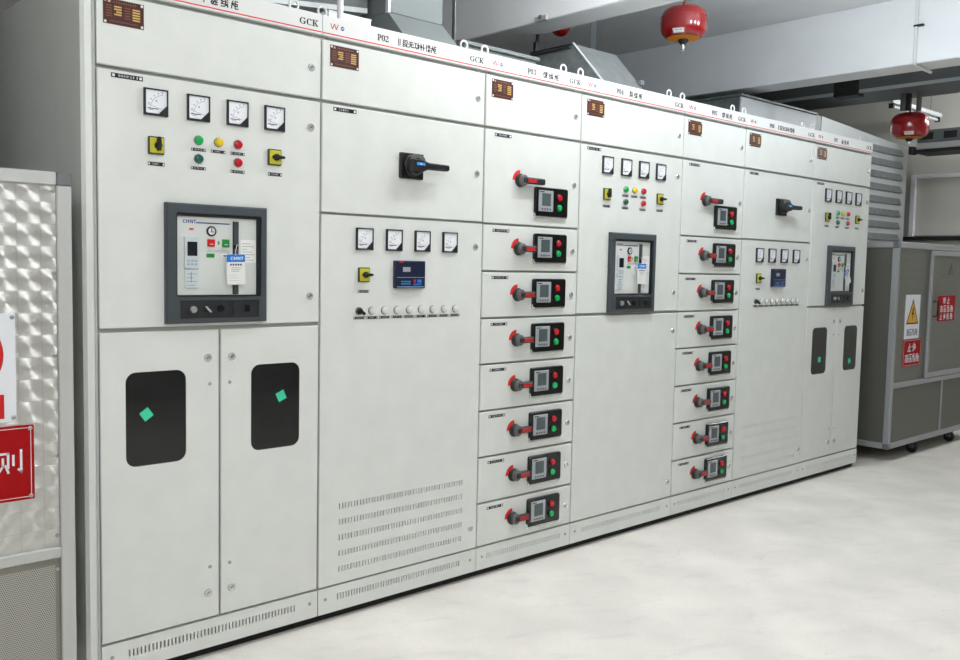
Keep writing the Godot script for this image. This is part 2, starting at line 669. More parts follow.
func dial_material(k: int) -> StandardMaterial3D:
	var n := 96
	var im := Image.create(n, n, false, Image.FORMAT_RGB8)
	im.fill(Color(0.93, 0.945, 0.96))
	var ink := Color(0.55, 0.57, 0.62)
	for i in 140:
		var a := lerpf(PI * 0.54, PI * 0.97, i / 139.0)
		for w in 2:
			var q := Vector2(84, 80) + Vector2(cos(a), -sin(a)) * (62.0 + w)
			if q.x >= 0 and q.y >= 0:
				im.set_pixelv(Vector2i(q), Color(0.72, 0.74, 0.77))
	for i in 6:
		var a := lerpf(PI * 0.54, PI * 0.97, i / 5.0)
		for w in 9:
			var q := Vector2(84, 80) + Vector2(cos(a), -sin(a)) * (62.0 + w)
			if q.x >= 0 and q.y >= 0:
				im.set_pixelv(Vector2i(q), ink)
		var tq := Vector2i(Vector2(84, 80) + Vector2(cos(a), -sin(a)) * 75.0)
		im.fill_rect(Rect2i(clampi(tq.x, 2, 86), clampi(tq.y, 3, 86), 5, 4), ink)
	im.fill_rect(Rect2i(46, 40, 6, 8), Color(0.6, 0.62, 0.66))
	im.fill_rect(Rect2i(14, 74, 44, 3), Color(0.08, 0.08, 0.1))
	im.fill_rect(Rect2i(14 + k * 3, 80, 22, 2), Color(0.5, 0.5, 0.54))
	return image_material(im, 0.25)


func strip_material(k: int) -> StandardMaterial3D:
	var im := Image.create(96, 20, false, Image.FORMAT_RGB8)
	im.fill(Color(0.035, 0.035, 0.04))
	for e in [[3, 8], [85, 8]]:
		im.fill_rect(Rect2i(e[0], 4, e[1], 12), Color(0.9, 0.9, 0.9))
	var g := RandomNumberGenerator.new()
	g.seed = 100 + k
	var x := 20
	var last: int = [78, 62, 72, 66][k]
	while x < last:
		for s in 7:
			if g.randf() < 0.75:
				if g.randf() < 0.5:
					im.fill_rect(Rect2i(x, 4 + g.randi() % 11, 7, 1), Color(0.82, 0.82, 0.85))
				else:
					im.fill_rect(Rect2i(x + g.randi() % 7, 4, 1, 11), Color(0.82, 0.82, 0.85))
		x += 9
	return image_material(im, 0.4)


func card_material() -> StandardMaterial3D:
	var im := Image.create(66, 100, false, Image.FORMAT_RGB8)
	im.fill(Color(0.90, 0.90, 0.89))
	im.fill_rect(Rect2i(0, 0, 66, 25), Color(0.10, 0.45, 0.80))
	for k in 5:
		im.fill_rect(Rect2i(12 + k * 9, 31, 6, 6), Color(0.25, 0.25, 0.27))
	for k in 3:
		im.fill_rect(Rect2i(16, 43 + k * 6, 36 - k * 4, 2), Color(0.66, 0.66, 0.67))
	for k in 3:
		im.fill_rect(Rect2i(8, 68 + k * 9, 26 + k * 4, 1), Color(0.66, 0.66, 0.67))
	return image_material(im, 0.5)


# ------------------------------------------------------------------ lettering
# Chinese characters as pen strokes on a ten-by-ten grid: each stroke a run of x-y digit pairs
const PEN := {
	"进": "1021 042417 0729 2999 3393 3696 505538 7079",
	"线": "200333 330636 0939 4393 4686 60659997 9549 8091",
	"柜": "0343 2009 2306 2346 90505999 53838656",
	"段": "301019 1333 1636 0939 605043 60808393 458569 4799",
	"无": "1181 0494 414609 5458689897",
	"功": "0141 2127 0847 53938878 707649",
	"补": "1021 033306 2429 3445 6069 6486",
	"偿": "2004 1419 6062 4051 8071 3393 5575 4797 6749 4989",
	"馈": "200422 022232 1519 1938 5090925250 7074 4494 5558 558588 6649 6879",
	"联": "0040 1018 3019 1333 1636 0838 5061 9081 5393 4696 7376 7649 7699",
	"络": "200333 330636 0939 6043 519148 6297 5659 568689 5989",
	"则": "0107 014147 232609 3649 6266 909988",
	"高": "4051 0191 3272743432 19159599 3777793937",
	"压": "901019 3585 6259 2999 7787",
	"危": "3003 206042 1393 1309 457577 45499996",
	"险": "1019 10303313 333616 6044 6094 5474 5557 7577 9578 4999",
	"止": "5059 5494 2429 0999",
	"步": "5054 5282 2124 0494 5458 3527 7596 8619",
	"禁": "0242 2015 2234 5292 7065 7284 2585 0797 5759 3718 7798",
	"Ⅱ": "3039 6069",
	"Ⅰ": "5059",
}


func write(st: SurfaceTool, text: String, x: float, y: float, size: float, pitch: float, z: float, pen := 0.1):
	for k in text.length():
		for stroke in PEN[text[k]].split(" "):
			var pts := []
			for i in stroke.length() / 2:
				pts.append(Vector2(x + k * pitch + int(stroke[i * 2]) / 9.0 * size, y - int(stroke[i * 2 + 1]) / 9.0 * size))
			for i in pts.size() - 1:
				var a: Vector2 = pts[i]
				var b: Vector2 = pts[i + 1]
				var d := (b - a)
				var t := Transform3D(Basis(Vector3(0, 0, 1), d.angle()), Vector3(a.x, a.y, z))
				box(st, -size * pen * 0.4, -size * pen * 0.5, 0, d.length() + size * pen * 0.4, size * pen * 0.5, 0.0006, 0.0, t)


func latin(parent: Node, called: String, text: String, at: Vector3, height: float, m: Material, font := "Droid Serif", squeeze := 1.0, bold := false) -> MeshInstance3D:
	var key := "text" + text + font + str(bold)
	if not cache.has(key):
		var f := SystemFont.new()
		f.font_names = PackedStringArray([font])
		if bold:
			f.font_weight = 700
		var t := TextMesh.new()
		t.font = f
		t.text = text
		t.font_size = 32
		t.pixel_size = 1.0 / 23.0
		t.depth = 0.02
		t.curve_step = 4.0
		t.horizontal_alignment = HORIZONTAL_ALIGNMENT_LEFT
		cache[key] = t
	var tm: TextMesh = cache[key].duplicate()
	tm.material = m
	var o := put(parent, called, tm, at)
	o.scale = Vector3(height * squeeze, height, height)
	return o


# ------------------------------------------------------------------ the room
const CEIL := 3.095


func build_room():
	var st := mb()
	box(st, -4.2, -0.2, -2.9, 8.4, 0.0, 5.6)
	struct("floor", st, M.floor, "pale dusty screed floor with scuffs in front of the cabinets", "floor")
	st = mb()
	box(st, -4.2, CEIL, -2.9, 8.4, CEIL + 0.2, 5.6)
	struct("ceiling", st, M.beam, "painted concrete ceiling slab between the deep beams", "ceiling")
	st = mb()
	box(st, -4.2, 0, -2.9, 8.4, CEIL, -2.7)
	struct("wall_back", st, M.wall, "dim wall behind the cabinet row", "wall")
	st = mb()
	box(st, -4.2, 0, 5.4, 8.4, CEIL, 5.6)
	struct("wall_front", st, M.wall, "wall behind the photographer facing the cabinets", "wall")
	st = mb()
	box(st, -4.2, 0, -2.7, -4.0, CEIL, 5.4)
	struct("wall_left", st, M.wall, "side wall beyond the patterned metal enclosure", "wall")
	st = mb()
	box(st, -1.3, 0, -2.7, -0.42, CEIL, -0.55)  # out of view; keeps light off the rear of the side panel
	struct("unseen_shade_wall", st, M.shade_dark, "unseen dark wall behind the patterned metal enclosure, placed to shade the near cabinet side panel", "wall")
	st = mb()
	box(st, 8.2, 0, -2.7, 8.4, CEIL, 5.4)
	struct("wall_right", st, M.end_wall, "beige end wall behind the far metal enclosure", "wall")
	for b in [[2.648, 2.855, "deep white painted ceiling beam above the middle of the row"], [5.0, 5.24, "broad white painted ceiling beam nearer the end wall with a conduit on it"]]:
		st = mb()
		box(st, b[0], 2.668, -2.7, b[1], CEIL, 5.4, 0.006)
		struct("beam", st, M.beam, b[2], "beam")
	# framed recess on the end wall
	var w := thing("wall_panel", "beige panel in a pale raised frame on the end wall", "panel", Vector3(8.2, 0, 0))
	st = mb()
	box(st, -0.035, 1.70, -0.95, 0.0, 2.25, 0.6, 0.003)
	obj(w, "panel", st, M.end_wall)
	st = mb()
	box(st, -0.07, 1.69, -1.0, 0.0, 2.29, -0.95, 0.006)
	box(st, -0.07, 2.25, -0.95, 0.0, 2.29, 0.6, 0.006)
	obj(w, "frame", st, M.beam)
	st = mb()
	box(st, -0.10, 1.655, -1.08, 0.0, 1.69, 0.6, 0.003)
	obj(w, "bottom_rail", st, M.dark_steel)


func build_lamps():
	for L in LAMPS:
		var t := thing("unseen_ceiling_lamp", L[3], "lamp", Vector3(L[0], LAMP_H, L[1]), "unseen lamps")  # out of view; kind and place chosen for the light they give
		var st := mb()
		box(st, -0.62, 0.022, -0.035, 0.62, 0.075, 0.035, 0.006)
		obj(t, "housing", st, M.header)
		st = mb()
		tube(st, [Vector3(-0.6, -0.006, 0), Vector3(0.6, -0.006, 0)], 0.013, 10)
		obj(t, "tube", st, M.tube_lit)
		for s in [-1, 1]:
			st = mb()
			tube(st, [Vector3(s * 0.45, 0.075, 0), Vector3(s * 0.45, CEIL - LAMP_H + 0.005, 0)], 0.006, 6)
			obj(t, "hanger", st, M.pvc)
		for s in [-0.4, 0.0, 0.4]:
			var a := OmniLight3D.new()
			a.name = "tube_light"
			a.light_energy = LAMP_ENERGY * L[2]
			a.light_color = Color(0.93, 0.97, 1.0) if L[0] == 3.5 else Color(0.98, 0.99, 1.0)
			a.light_size = 0.05
			a.omni_range = 16.0
			a.omni_attenuation = 2.0
			a.shadow_enabled = true
			a.position = Vector3(s, -0.075, 0)
			t.add_child(a, true)


# ------------------------------------------------------------------ switchgear
func width(i: int) -> float:
	return X[i + 1] - X[i]


func build_switchgear():
	var labels := [
		"grey incoming-feeder cabinet at the row's near end, beside the patterned enclosure, two windowed lower doors",
		"grey capacitor cabinet with black isolator handle, next to the windowed near cabinet",
		"grey cabinet of stacked motor drawers between the slotted capacitor cabinet and the middle breaker cabinet",
		"grey breaker cabinet in the middle of the row with one plain lower door",
		"grey cabinet of stacked motor drawers between the middle breaker cabinet and the far capacitor cabinet",
		"grey capacitor cabinet with black isolator handle, second from the row's far end",
		"grey incoming-feeder cabinet at the row's far end next to the metal mesh enclosure",
	]
	var kinds := ["breaker", "capacitor", "feeder", "breaker", "feeder", "capacitor", "breaker"]
	var titles := [["P01", "Ⅰ进线柜"], ["P02", "Ⅱ段无功补偿柜"], ["P03", "馈线柜"], ["P04", "联络柜"], ["P05", "馈线柜"], ["P06", "Ⅱ段无功补偿柜"], ["P07", "进线柜"]]
	for i in 7:
		var c := thing("switchgear_cabinet", labels[i], "cabinet", Vector3(X[i], 0, 0))
		cabinet_shell(c, i, kinds[i] == "breaker" and i != 3, titles[i])
		if kinds[i] == "breaker":
			breaker_cabinet(c, i)
		elif kinds[i] == "capacitor":
			capacitor_cabinet(c, i)
		else:
			feeder_cabinet(c, i)


const G := 0.004     # half a joint between doors


func cabinet_shell(c: Node3D, i: int, hollow: bool, title: Array):
	var w := width(i)
	var st := mb()
	if hollow:
		box(st, 0.001, 0.034, -0.80, 0.003, 2.119, -0.03)
		box(st, w - 0.003, 0.034, -0.80, w - 0.001, 2.119, -0.03)
		box(st, 0.003, 0.034, -0.80, w - 0.003, 2.119, -0.795)
		box(st, 0.003, 1.10, -0.795, w - 0.003, 2.119, -0.03)
	else:
		box(st, 0.001, 0.034, -0.80, w - 0.001, 2.119, -0.03)
	obj(c, "body", st, M.frame)
	st = mb()
	box(st, 0.0005, 2.119, -0.80, w - 0.0005, 2.1995, -0.022, 0.002)
	obj(c, "roof", st, M.header)
	st = mb()
	for s in [0.0005, w - 0.0305]:
		box(st, s, 0.034, -0.03, s + 0.03, 2.119, -0.018)
	for h in ([0.134, 1.112, 1.903, 2.115] if hollow else [0.134, 0.321, 0.52, 0.718, 0.917, 1.112, 1.31, 1.508, 1.903, 2.115]):
		box(st, 0.0305, h - 0.022, -0.03, w - 0.0305, h + 0.022, -0.018)
	obj(c, "front_frame", st, M.frame)
	# header
	st = mb()
	box(st, 0.0008, 2.130, -0.021, w - 0.0008, 2.2005, 0.003, 0.002)
	var hd := obj(c, "header", st, M.header)
	st = mb()
	box(st, 0.0015, 2.1375, 0.003, w - 0.0015, 2.1412, 0.0036)
	obj(hd, "stripe", st, M.red_line)
	latin(hd, "lettering", "GCK", Vector3(w - 0.094, 2.1635, 0.0034), 0.021, M.ink, "Droid Serif", 1.2, true)
	latin(hd, "lettering", title[0], Vector3(0.235, 2.165, 0.0034), 0.022, M.ink, "Droid Serif", 1.0, true)
	st = mb()
	var n: int = title[1].length()
	write(st, title[1], 0.325 if n > 3 else 0.335, 2.176, 0.023, 0.028 if n > 4 else 0.036, 0.003, 0.15)
	obj(hd, "lettering", st, M.ink)
	# emblem: a zigzag of red and blue with a small round mark
	st = mb()
	for k in 4:
		var a := Vector2(0.033 + k * 0.008, 2.177 if k % 2 == 0 else 2.158)
		var b := Vector2(0.033 + (k + 1) * 0.008, 2.158 if k % 2 == 0 else 2.177)
		var d := b - a
		box(st, 0, -0.0014, 0, d.length(), 0.0014, 0.0006, 0.0, Transform3D(Basis(Vector3(0, 0, 1), d.angle()), Vector3(a.x, a.y, 0.003)))
	var s2 := mb()
	lathe(s2, Vector3(0.083, 2.166, 0.003), [Vector2(0.0075, 0), Vector2(0.0075, 0.0006), Vector2(0, 0.0006)], 14)
	var s3 := mb()
	box(s3, 0.0785, 2.1645, 0.0036, 0.0875, 2.1675, 0.0042)
	put(hd, "emblem", commit([[st, M.ink_red], [s2, M.ink_blue], [s3, M.white_print]]))
	# lifting eyes
	for s in [0.022, w - 0.093]:
		if not cache.has("eye"):
			var e := mb()
			var ring := []
			for k in 16:
				ring.append(Vector3(cos(TAU * k / 16) * 0.0175, 0.021 + sin(TAU * k / 16) * 0.0175, 0))
			tube(e, ring, 0.0042, 8, true)
			lathe(e, Vector3(0, 0, 0), [Vector2(0.014, 0), Vector2(0.014, 0.004), Vector2(0.007, 0.006), Vector2(0, 0.006)], 12, 1)
			cache.eye = commit([[e, M.header]])
		put(c, "lifting_eye", cache.eye, Vector3(s, 2.2, -0.035))
	# top door
	st = mb()
	box(st, G, 1.909, -0.0175, w - G, 2.117, 0.0, 0.0025)
	var td := obj(c, "top_door", st, M.paint)
	rating_plate(td, 0.023 if i == 0 else 0.034, 2.03)
	lock(td, w - 0.042, 2.012)
	# base with its ventilation slots
	st = mb()
	var x1 := w - (0.088 if w > 0.6 else 0.06)
	slotted(st, G * 0.5, 0.034, w - G * 0.5, 0.130, -0.02, 0.0, [[0.085 if w > 0.6 else 0.06, 0.076, x1, 0.100]], 0.0125, 0.0055 if i < 2 else 0.004)
	obj(c, "base_panel", st, M.paint)
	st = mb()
	box(st, 0.03, 0.05, -0.029, w - 0.03, 0.12, -0.0215)  # dark sheet standing in for the shade behind the base slots
	obj(c, "base_slot_shade", st, M.shade_dark)
	for s in [0.034, w - 0.034]:
		put(c, "base_screw", small_screw(), Vector3(s, 0.089, 0.0))
	st = mb()
	box(st, 0.0 if i else -0.03, 0.0, -0.78, w, 0.033, -0.03)  # recessed channel, coloured black to carry the shadow gap under the base
	obj(c, "shadow_gap_plinth", st, M.channel)
	if i == 0:
		st = mb()
		box(st, -0.041, 0.03, -0.95, -0.004, 2.2, 0.0, 0.010)
		obj(c, "side_panel", st, M.paint)
		st = mb()
		box(st, -0.007, 0.04, -0.02, 0.0, 2.19, -0.004)
		obj(c, "side_seal", st, M.frame)


# a plate with rows of upright slots cut through it
func slotted(st: SurfaceTool, x0: float, y0: float, x1: float, y1: float, z0: float, z1: float, rows: Array, pitch: float, open := 0.0055):
	var y := y0
	for r in rows:     # x0, y0, x1, y1
		box(st, x0, y, z0, x1, r[1], z1)
		var n := int(round((r[2] - r[0]) / pitch))
		var p: float = (r[2] - r[0]) / n
		box(st, x0, r[1], z0, r[0], r[3], z1)
		for k in n:
			box(st, r[0] + k * p + open, r[1], z0, r[0] + (k + 1) * p, r[3], z1)
		box(st, r[2], r[1], z0, x1, r[3], z1)
		y = r[3]
	box(st, x0, y, z0, x1, y1, z1)


func rating_plate(parent: Node, x: float, y: float):
	if not cache.has("rating"):
		var st := mb()
		box(st, 0, 0, 0, 0.122, 0.074, 0.0012)
		var f := mb()
		face(f, 0, 0, 0.122, 0.074, 0.00125)
		var r := mb()
		for q in [[0.006, 0.006], [0.116, 0.006], [0.006, 0.068], [0.116, 0.068]]:
			lathe(r, Vector3(q[0], q[1], 0.001), [Vector2(0.0042, 0), Vector2(0.0036, 0.0014), Vector2(0.002, 0.002), Vector2(0, 0.0022)], 10)
		cache.rating = commit([[st, M.rating], [f, M.rating], [r, M.white_print]])
	put(parent, "rating_plate", cache.rating, Vector3(x, y, 0))


func label_strip(parent: Node, x: float, y: float, w: float, h: float, kind: int):
	var key := "strip%d_%d_%d" % [kind, int(w * 1000), int(h * 1000)]
	if not cache.has(key):
		var st := mb()
		box(st, 0, 0, 0, w, h, 0.001)
		var f := mb()
		face(f, 0, 0, w, h, 0.00105)
		cache[key] = commit([[st, M.ink], [f, M.strips[kind % 4]]])
	put(parent, "label_plate", cache[key], Vector3(x, y, 0))


func lock(parent: Node, x: float, y: float, turn := 0.0):
	if not cache.has("lock"):
		var st := mb()
		lathe(st, Vector3.ZERO, [Vector2(0.0135, 0), Vector2(0.0135, 0.002), Vector2(0.012, 0.0045), Vector2(0.009, 0.005), Vector2(0.009, 0.0035), Vector2(0, 0.0035)], 18)
		var s := mb()
		box(s, -0.0062, -0.0018, 0.0034, 0.0062, 0.0018, 0.0040, 0.0, Transform3D(Basis(Vector3(0, 0, 1), 0.6), Vector3.ZERO))
		cache.lock = commit([[st, M.chrome], [s, M.black]])
	put(parent, "lock", cache.lock, Vector3(x, y, 0), Vector3(0, 0, turn))


func small_screw() -> Mesh:
	if not cache.has("screw"):
		var st := mb()
		lathe(st, Vector3.ZERO, [Vector2(0.0062, 0), Vector2(0.0058, 0.0018), Vector2(0.0035, 0.0028), Vector2(0, 0.003)], 12)
		cache.screw = commit([[st, M.steel]])
	return cache.screw


func ammeter(parent: Node, x: float, y: float, k: int):
	# a square panel meter: frame, printed dial, dark corner cover
	if not cache.has("meter_frame"):
		var st := mb()
		holed(st, -0.041, -0.0405, 0.035, 0.0405, -0.0365, -0.035, 0.0305, 0.036, 0.003, 0.0, 0.010, 0.002)
		cache.meter_frame = commit([[st, M.meter_frame]])
		var d := mb()
		box(d, -0.037, -0.036, 0.0, 0.031, 0.0365, 0.006)
		for q in 4:
			var f := mb()
			face(f, -0.037, -0.036, 0.031, 0.0365, 0.0064)
			cache["meter_dial%d" % q] = commit([[d, M.sign_white], [f, M.dial[q]]])
		var tr := mb()
		prism(tr, PackedVector2Array([Vector2(0.031, -0.036), Vector2(0.031, -0.008), Vector2(0.003, -0.036)]), 0.0064, 0.0095, 0.001)
		cache.meter_corner = commit([[tr, M.meter_frame]])
		var nd := mb()
		box(nd, -0.0004, 0, 0, 0.0004, 0.046, 0.0006)
		cache.meter_needle = commit([[nd, M.ink_grey]])
	var o := put(parent, "ammeter", cache.meter_frame, Vector3(x, y, 0))
	put(o, "dial", cache["meter_dial%d" % (k % 4)])
	put(o, "corner_cover", cache.meter_corner)
	put(o, "needle", cache.meter_needle, Vector3(0.014, -0.020, 0.0067), Vector3(0, 0, PI * 0.42))


func selector_switch(parent: Node, x: float, y: float, upright: bool):
	if not cache.has("sel_base"):
		var st := mb()
		prism(st, rrect(-0.029, -0.027, 0.021, 0.027, 0.003, 3), 0.0, 0.008, 0.001)
		cache.sel_base = commit([[st, M.switch_base]])
		var pl := mb()
		prism(pl, rrect(-0.025, -0.023, 0.0185, 0.023, 0.002, 3), 0.008, 0.0095, 0.0005)
		cache.sel_plate = commit([[pl, M.switch_yellow]])
		var k := mb()
		lathe(k, Vector3(0, 0, 0.0095), [Vector2(0.012, 0), Vector2(0.011, 0.008), Vector2(0.009, 0.010), Vector2(0, 0.010)], 18)
		prism(k, PackedVector2Array([Vector2(-0.016, -0.005), Vector2(0.010, -0.006), Vector2(0.026, -0.0035), Vector2(0.026, 0.0035), Vector2(0.010, 0.006), Vector2(-0.016, 0.005)]), 0.011, 0.026, 0.002)
		cache.sel_knob = commit([[k, M.black]])
	var o := put(parent, "selector_switch", cache.sel_base, Vector3(x, y, 0))
	put(o, "face_plate", cache.sel_plate)
	put(o, "knob", cache.sel_knob, Vector3.ZERO, Vector3(0, 0, PI / 2 if upright else 0.0))


func pilot_lamp(parent: Node, x: float, y: float, m: Material, called := "pilot_lamp"):
	var key := "lamp" + str(m.get_instance_id())
	if not cache.has(key):
		var st := mb()
		lathe(st, Vector3.ZERO, [Vector2(0.0155, 0), Vector2(0.0155, 0.003), Vector2(0.0138, 0.005)], 20)
		var l := mb()
		lathe(l, Vector3.ZERO, [Vector2(0.0138, 0.004), Vector2(0.0134, 0.010), Vector2(0.0115, 0.0132), Vector2(0.007, 0.0148), Vector2(0, 0.0152)], 20)
		cache[key] = commit([[st, M.rim], [l, m]])
	put(parent, called, cache[key], Vector3(x, y, 0))


func breaker_cabinet(c: Node3D, i: int):
	var w := width(i)
	var st := mb()
	box(st, G, 1.1205, -0.0175, w - G, 1.897, 0.0, 0.0025)
	var d := obj(c, "instrument_door", st, M.paint)
	label_strip(d, 0.045, 1.875, 0.096, 0.0135, i)
	for q in [[w - 0.043, 1.806], [w - 0.043, 1.214]]:
		lock(d, q[0], q[1])
	var dx: float = {0: 0.0, 3: 0.010, 6: 0.014}[i]
	var dy: float = 0.0 if i == 0 else -0.005
	for k in 4:
		ammeter(c, [0.183, 0.322, 0.458, 0.595][k] + dx, 1.8175 + dy * 0.3, k)
	selector_switch(c, 0.184 + dx, 1.6855 + dy, true)
	selector_switch(c, 0.596 + dx, 1.6875 + dy, false)
	label_strip(d, 0.155 + dx, 1.6235 + dy, 0.053, 0.0115, 1)
	label_strip(d, 0.569 + dx, 1.6245 + dy, 0.053, 0.0115, 2)
	var lamps := [[0.323, 1.7165, M.lens_green], [0.391, 1.7165, M.lens_yellow], [0.460, 1.7165, M.lens_red], [0.323, 1.6575, M.lens_dark_green], [0.460, 1.6575, M.lens_red]]
	for k in 5:
		pilot_lamp(c, lamps[k][0] + dx - 0.003, lamps[k][1] + dy, lamps[k][2])
		label_strip(d, lamps[k][0] + dx - 0.028, lamps[k][1] + dy - 0.0345, 0.05, 0.0095, k)
	circuit_breaker(c, Vector3(-0.006 + dx, dy * 2.0, 0))
	# lower doors
	if i == 3:
		st = mb()
		box(st, G, 0.138, -0.0175, w - G, 1.1065, 0.0, 0.0025)
		var ld := obj(c, "lower_door", st, M.paint)
		lock(ld, w - 0.036, 1.015)
		lock(ld, w - 0.036, 0.219)
		return
	var mid := 0.3945
	var panes := [[G, mid - 0.004, 0.081, 0.277], [mid + 0.004, w - G, 0.508, 0.698]]
	for k in 2:
		var p: Array = panes[k]
		st = mb()
		holed(st, p[0], 0.138, p[1], 1.1065, p[2], 0.683, p[3], 0.981, 0.032, -0.0175, 0.0, 0.0025)
		var ld := obj(c, "lower_door", st, M.paint)
		st = mb()
		prism(st, rrect(p[2] + 0.0005, 0.6835, p[3] - 0.0005, 0.9805, 0.0315, 5), -0.006, -0.0025)
		obj(ld, "window_pane", st, M.glass)
		st = mb()
		var a: float = [0.62, 0.42][k] if i == 0 else [0.1, 0.5][k]
		var at: Vector2 = [Vector2(0.147, 0.846), Vector2(0.625, 0.865)][k] if i == 0 else [Vector2(0.19, 0.775), Vector2(0.604, 0.745)][k]
		box(st, -0.0165, -0.0165, 0, 0.0165, 0.0165, 0.0006, 0.0, Transform3D(Basis(Vector3(0, 0, 1), a), Vector3(at.x, at.y, -0.0024)))
		var sk := obj(ld, "green_sticker", st, M.sticker)
		if k == 0:
			sk.set_meta("label", "small green paper square on the door window")
		var lx := mid + (-0.043 if k == 0 else 0.042)
		lock(ld, lx, 1.0145)
		lock(ld, lx, 0.224)
		for h in [0.928, 0.311]:
			put(ld, "hinge_screw", small_screw(), Vector3(lx + (0.007 if k == 0 else -0.007), h, 0))
	st = mb()
	box(st, mid - 0.012, 0.14, -0.03, mid + 0.012, 1.10, -0.0185)
	obj(c, "door_post", st, M.frame)
	# dark sheet and bars standing in for the dim inside behind the panes
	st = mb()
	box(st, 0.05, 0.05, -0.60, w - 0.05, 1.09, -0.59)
	obj(c, "inner_dark_sheet", st, M.shade_dark)
	st = mb()
	box(st, 0.05, 0.92, -0.40, w - 0.05, 0.95, -0.36, 0.004)  # cross bar stands in for the darker band reflected in the panes
	for s in [0.15, 0.3, 0.55, 0.68]:
		box(st, s - 0.02, 0.3, -0.58, s + 0.02, 0.92, -0.57, 0.002)
	obj(c, "busbars", st, M.busbar)


